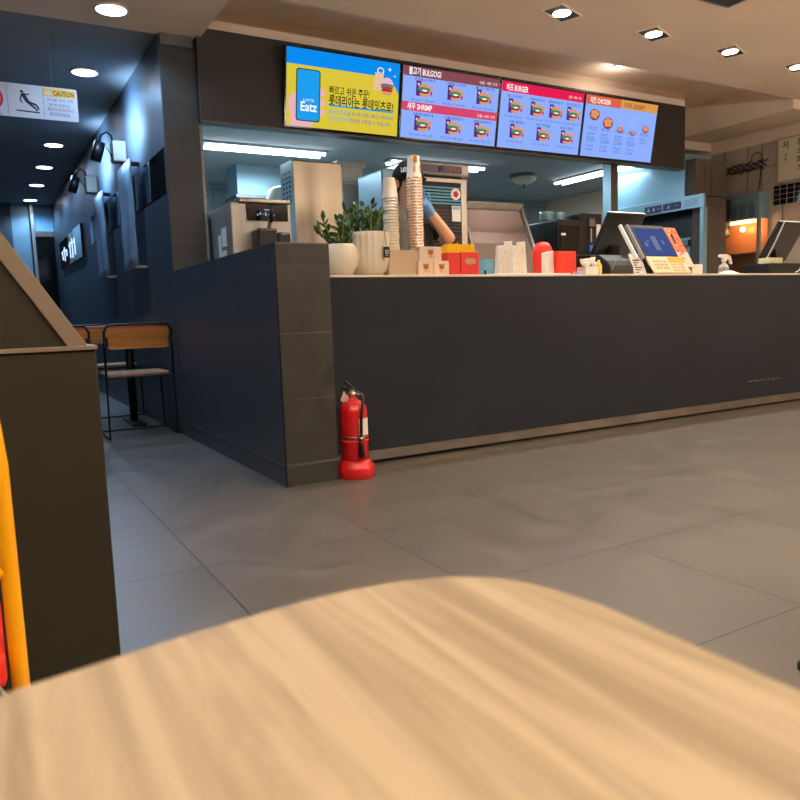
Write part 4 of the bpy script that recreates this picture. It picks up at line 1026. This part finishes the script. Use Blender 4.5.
m = mb(M_['signwhite']); m.M = Matrix.Translation((hx-.098, hy-.062, 1.655))@Matrix.Rotation(-.6, 4, 'Z')@Matrix.Rotation(PI/2-.3, 4, 'X'); m.text('LOTTE', 0, 0, .04, 0, width=.085, bold=.04, ext=.006); m.build('cap_logo', cap_)

# ------------------------------------------------------------------ fire extinguisher
t = thing('fire_extinguisher', 'red fire extinguisher standing on the floor against the dark pier', 'fire extinguisher', (1.525, 3.12, 0))
t.rotation_euler = (0, 0, -.7)
mb(M_['red']).lathe([(.088, 0), (.092, .004), (.094, .045), (.088, .06), (.076, .075), (.07, .085)], n=40).build('base_ring', t, True, local=True)
cyl_ = mb(M_['red']).lathe([(.060, .07), (.066, .075), (.067, .31), (.065, .325), (.058, .345), (.042, .362), (.02, .372), (.02, .385)], n=40).build('cylinder', t, True, local=True)
mb(M_['steelskirt']).lathe([(.0677, .188), (.0683, .189), (.0683, .199), (.0677, .2)], n=40).build('band', cyl_, True, local=True)
mb(M_['redbox']).lathe([(.0668, .172), (.0685, .173), (.0685, .180), (.0668, .181)], n=40).build('lower_band', cyl_, True, local=True)
# curved label
m = mb(M_['whitep']); A0 = [-.98+.16*i for i in range(7)]
m.add([(.0685*math.cos(a), .0685*math.sin(a), zz) for a in A0 for zz in (.205, .285)], [(2*i, 2*i+2, 2*i+3, 2*i+1) for i in range(6)])
m.build('label_sheet', cyl_, True, local=True)
mb(M_['chromeish']).lathe([(.018, .383), (.022, .387), (.022, .405), (.015, .41), (.012, .42)], n=16).build('valve', t, True, local=True)
mb(M_['chromeish']).cyl((.0, -.0, .398), (.052, -.02, .395), .007, 10).build('outlet', t, True, local=True)
mb(M_['black']).prism([(-.05, .425), (.045, .398), (.045, .404), (-.048, .434)][::-1], 'y', -.009, .009).build('lower_handle', t, local=True, bevel=.002)
mb(M_['black']).prism([(-.04, .455), (-.03, .462), (.02, .415), (.012, .41)][::-1], 'y', -.009, .009).build('lever', t, local=True, bevel=.002)
mb(M_['black']).tube([(.045, -.02, .395), (.058, -.035, .38), (.058, -.05, .34), (.052, -.062, .28), (.05, -.064, .2), (.05, -.066, .13)], [.008]*5+[.008], 10).build('hose', t, True, local=True)
mb(M_['black']).tube([(.05, -.066, .19), (.05, -.067, .16), (.05, -.069, .105)], [.010, .012, .016], 12).build('nozzle', t, True, local=True)
mb(M_['chromeish']).tube([(.05, -.066, .2), (.05, -.066, .188)], .0125, 10).build('hose_clip', t, True, local=True)
mb(mat('tag_pink', '#d8b0a4', .6)).add([(-.055, -.02, .37), (-.02, -.03, .345), (-.012, -.025, .385), (-.04, -.01, .415)], [(0, 1, 2, 3)]).build('inspection_tag', t, local=True)

# ------------------------------------------------------------------ corridor chairs and table
def chair(x, y, rz, lab):
    t = thing('dining_chair', lab, 'chair', (x, y, 0), rz, 'plywood and wire corridor chairs')
    # chair faces +y; back at y=-.22
    m = mb(M_['orangewood']).poly(rrect(-.2, .2, .6, .745, .03), .012); 
    for i, v in enumerate(m.v): m.v[i] = Vector((v.x, -.235+v.z-.02*math.cos(v.x/.2*1.3), v.y))
    m.build('backrest', t, local=True)
    m = mb(M_['seatwood']); m.poly(rrect(-.2, .2, -.2, .2, .03), .014)
    for i, v in enumerate(m.v): m.v[i] = Vector((v.x, v.y, v.z+.42))
    m.build('seat', t, local=True)
    F_ = M_['blackmetal']
    mb(F_).tube([(-.215, -.22, .43), (-.215, -.24, .6), (-.213, -.255, .72), (-.19, -.257, .755), (-.15, -.258, .76), (.15, -.258, .76), (.19, -.257, .755), (.213, -.255, .72), (.215, -.24, .6), (.215, -.22, .43)], .008, 8).build('back_frame', t, True, local=True)
    mb(F_).tube([(-.215, -.22, .41), (.215, -.22, .41), (.215, .2, .41), (-.215, .2, .41)], .007, 8, closed=True).build('seat_frame', t, local=True)
    for sx in (-1, 1):
        mb(F_).tube([(sx*.215, -.22, .43), (sx*.222, -.23, .01)], .006, 8).build('leg', t, local=True)
        mb(F_).tube([(sx*.215, .2, .41), (sx*.222, .18, .01)], .006, 8).build('leg', t, local=True)
        mb(F_).tube([(sx*.222, -.23, .008), (sx*.222, .18, .008)], .006, 8).build('runner', t, local=True)
        mb(M_['black']).box(sx*.205-.012, sx*.205+.012, -.262, -.235, .62, .68).build('bracket', t, local=True)
    mb(F_).tube([(-.222, .18, .01), (.222, .18, .01)], .006, 8).build('stretcher', t, local=True)
    return t
chair(.925, 5.32, 0, 'orange plywood chair in front of the blue wall, its back to the viewer')
chair(.42, 5.42, 0, 'plywood chair mostly hidden by the slanted bin, left of the orange one')
chair(.93, 6.5, PI, 'plywood chair facing the viewer on the far side of the table')
chair(.42, 6.5, PI, 'plywood chair on the far side of the table, behind the bin')
t = thing('dining_table', 'black pedestal dining table with red edged top by the corridor wall', 'table', (.7, 5.9, 0))
mb(M_['seatwood']).box(.25, 1.14, 5.62, 6.2, .735, .755).build('tabletop', t, bevel=.003)
mb(mat('red_edging', '#a8404a', .5)).box(.248, 1.142, 5.617, 5.62, .738, .752).build('edging', t)
for x in (.45, 1.0):
    mb(M_['blackmetal']).cyl((x, 5.9, .02), (x, 5.9, .735), .03, 16).build('pedestal', t, True)
    mb(M_['blackmetal']).box(x-.05, x+.05, 5.67, 6.13, 0, .02).build('foot', t, bevel=.004)

# ------------------------------------------------------------------ slanted bin cabinet, left
t = thing('waste_cabinet', 'dark olive waste cabinet with a slanted lid and brown metal trim', 'cabinet', (-.2, 1.5, 0))
mb(M_['olive']).box(-.75, .170, 1.31, 1.85, 0, .728).build('body', t, bevel=.003)
mb(M_['bintrim']).box(-.752, .172, 1.305, 1.86, .728, .735).build('ledge', t, bevel=.001)
mb(M_['olive']).prism([(-.75, .735), (.128, .735), (-.19, 1.25), (-.75, 1.25)][::-1], 'y', 1.325, 1.84).build('hood', t)
mb(M_['bintrim']).prism([(.128, .735), (.158, .735), (-.165, 1.262), (-.19, 1.25)][::-1], 'y', 1.318, 1.85).build('slanted_trim', t, bevel=.001)
# ------------------------------------------------------------------ yellow frame
t = thing('yellow_chair', 'yellow tubular framed chair with red seat at the left edge', 'chair', (-.15, .95, 0))
YP = M_['yellowpaint']
mb(YP).tube([(-.36, 1.02, .70), (-.1, 1.02, .70), (-.03, 1.02, .70), (-.006, 1.02, .688), (.005, 1.02, .66), (.0095, 1.02, .6), (.010, 1.02, .35), (.010, 1.02, .012)], .0108, 14).build('front_frame', t, True)
mb(YP).tube([(.006, 1.02, .465), (-.36, 1.02, .465)], .009, 10).build('crossbar', t, True)
mb(YP).tube([(-.36, 1.02, .012), (-.36, 1.02, .70)], .0125, 12).build('leg', t, True)
mb(YP).tube([(-.36, 1.2, .012), (-.36, 1.2, .43)], .0125, 12).build('leg', t, True)
mb(YP).tube([(-.16, 1.2, .012), (-.16, 1.2, .43)], .0125, 12).build('leg', t, True)
mb(M_['redbox']).box(-.36, -.004, .98, 1.21, .33, .375).build('seat', t, bevel=.01)
mb(M_['steel']).tube([(-.03, .976, .37), (.0, .976, .31)], .002, 6).build('seat_piping', t)
for x, y in ((.008, 1.02), (-.36, 1.02), (-.36, 1.2), (-.16, 1.2)): mb(M_['rubber']).cyl((x, y, 0), (x, y, .014), .015, 12).build('rubber_foot', t)
# stool whose foot peeks in at the right edge
t = thing('bar_stool', 'black stool standing at the right edge, only one foot in view', 'stool', (1.615, .75, 0))
mb(M_['seatwood']).lathe([(.15, .43), (.16, .435), (.16, .455), (.15, .46)], (1.615, .75, 0), 32).build('seat', t, True)
for a in range(4):
    q = PI/4+a*PI/2+.25
    mb(M_['blackmetal']).tube([(1.615+.12*math.cos(q), .75+.12*math.sin(q), .43), (1.615+.2*math.cos(q), .75+.2*math.sin(q), .012)], .01, 10).build('leg', t, True)
    mb(M_['rubber']).cyl((1.615+.2*math.cos(q), .75+.2*math.sin(q), 0), (1.615+.2*math.cos(q), .75+.2*math.sin(q), .014), .014, 12).build('foot_cap', t, True)

# ------------------------------------------------------------------ foreground table
t = thing('cafe_table', 'pale oak table with rounded corner filling the foreground', 'table', (-.1, -.2, 0))
TZ = .69
pts = [(-.5, -.62), (.10, -.62), (.135, -.6), (.144, -.56), (.1435, .05), (.1425, .11), (.142, .141), (.139, .159), (.132, .173), (.12, .182), (.1056, .188), (.09, .1905), (.0736, .1905), (.04, .187), (-.003, .1795), (-.25, .146), (-.48, .112), (-.53, .09), (-.55, .05), (-.55, -.58), (-.53, -.61)]
mb(M_['oak']).poly(pts, .022).build('tabletop', t, bevel=.003, local=True)
top = t.children[0]; top.location = (.1, .2, TZ-.022)
mb(M_['blackmetal']).cyl((-.2, -.2, .02), (-.2, -.2, TZ-.022), .035, 20).build('pedestal', t, True)
mb(M_['blackmetal']).lathe([(.24, 0), (.24, .012), (.05, .025)], (-.2, -.2, 0), 36).build('foot_plate', t, True)

# ------------------------------------------------------------------ world, camera, colour
wd = bpy.data.worlds.new('world'); SC.world = wd; wd.use_nodes = True
wd.node_tree.nodes['Background'].inputs[0].default_value = (.5, .55, .6, 1); wd.node_tree.nodes['Background'].inputs[1].default_value = .1
def nrm(v): return Vector(v).normalized()
fpx = 731.8
dx = nrm((1285, 130, -fpx)); dy = nrm((-424, 72, -fpx)); dz = dx.cross(dy).normalized(); dy = dz.cross(dx)
cam = bpy.data.cameras.new('camera'); co = bpy.data.objects.new('camera', cam); COL.objects.link(co)
R = Matrix((dx, dy, dz)).to_4x4()            # camera axes expressed in the room
co.matrix_world = Matrix.Translation((0, 0, .77))@R
cam.sensor_width = 36; cam.sensor_fit = 'HORIZONTAL'; cam.lens = 36*fpx/800; cam.clip_start = .02; cam.clip_end = 60
cam.dof.use_dof = True; cam.dof.focus_distance = 4.2; cam.dof.aperture_fstop = 19
SC.camera = co
SC.view_settings.view_transform = 'Standard'; SC.view_settings.look = 'None'; SC.view_settings.gamma = 1; SC.view_settings.exposure = 0
SC.view_settings.use_curve_mapping = False
SC.cycles.use_denoising = True
SC.cycles.max_bounces = 8; SC.cycles.sample_clamp_indirect = 6
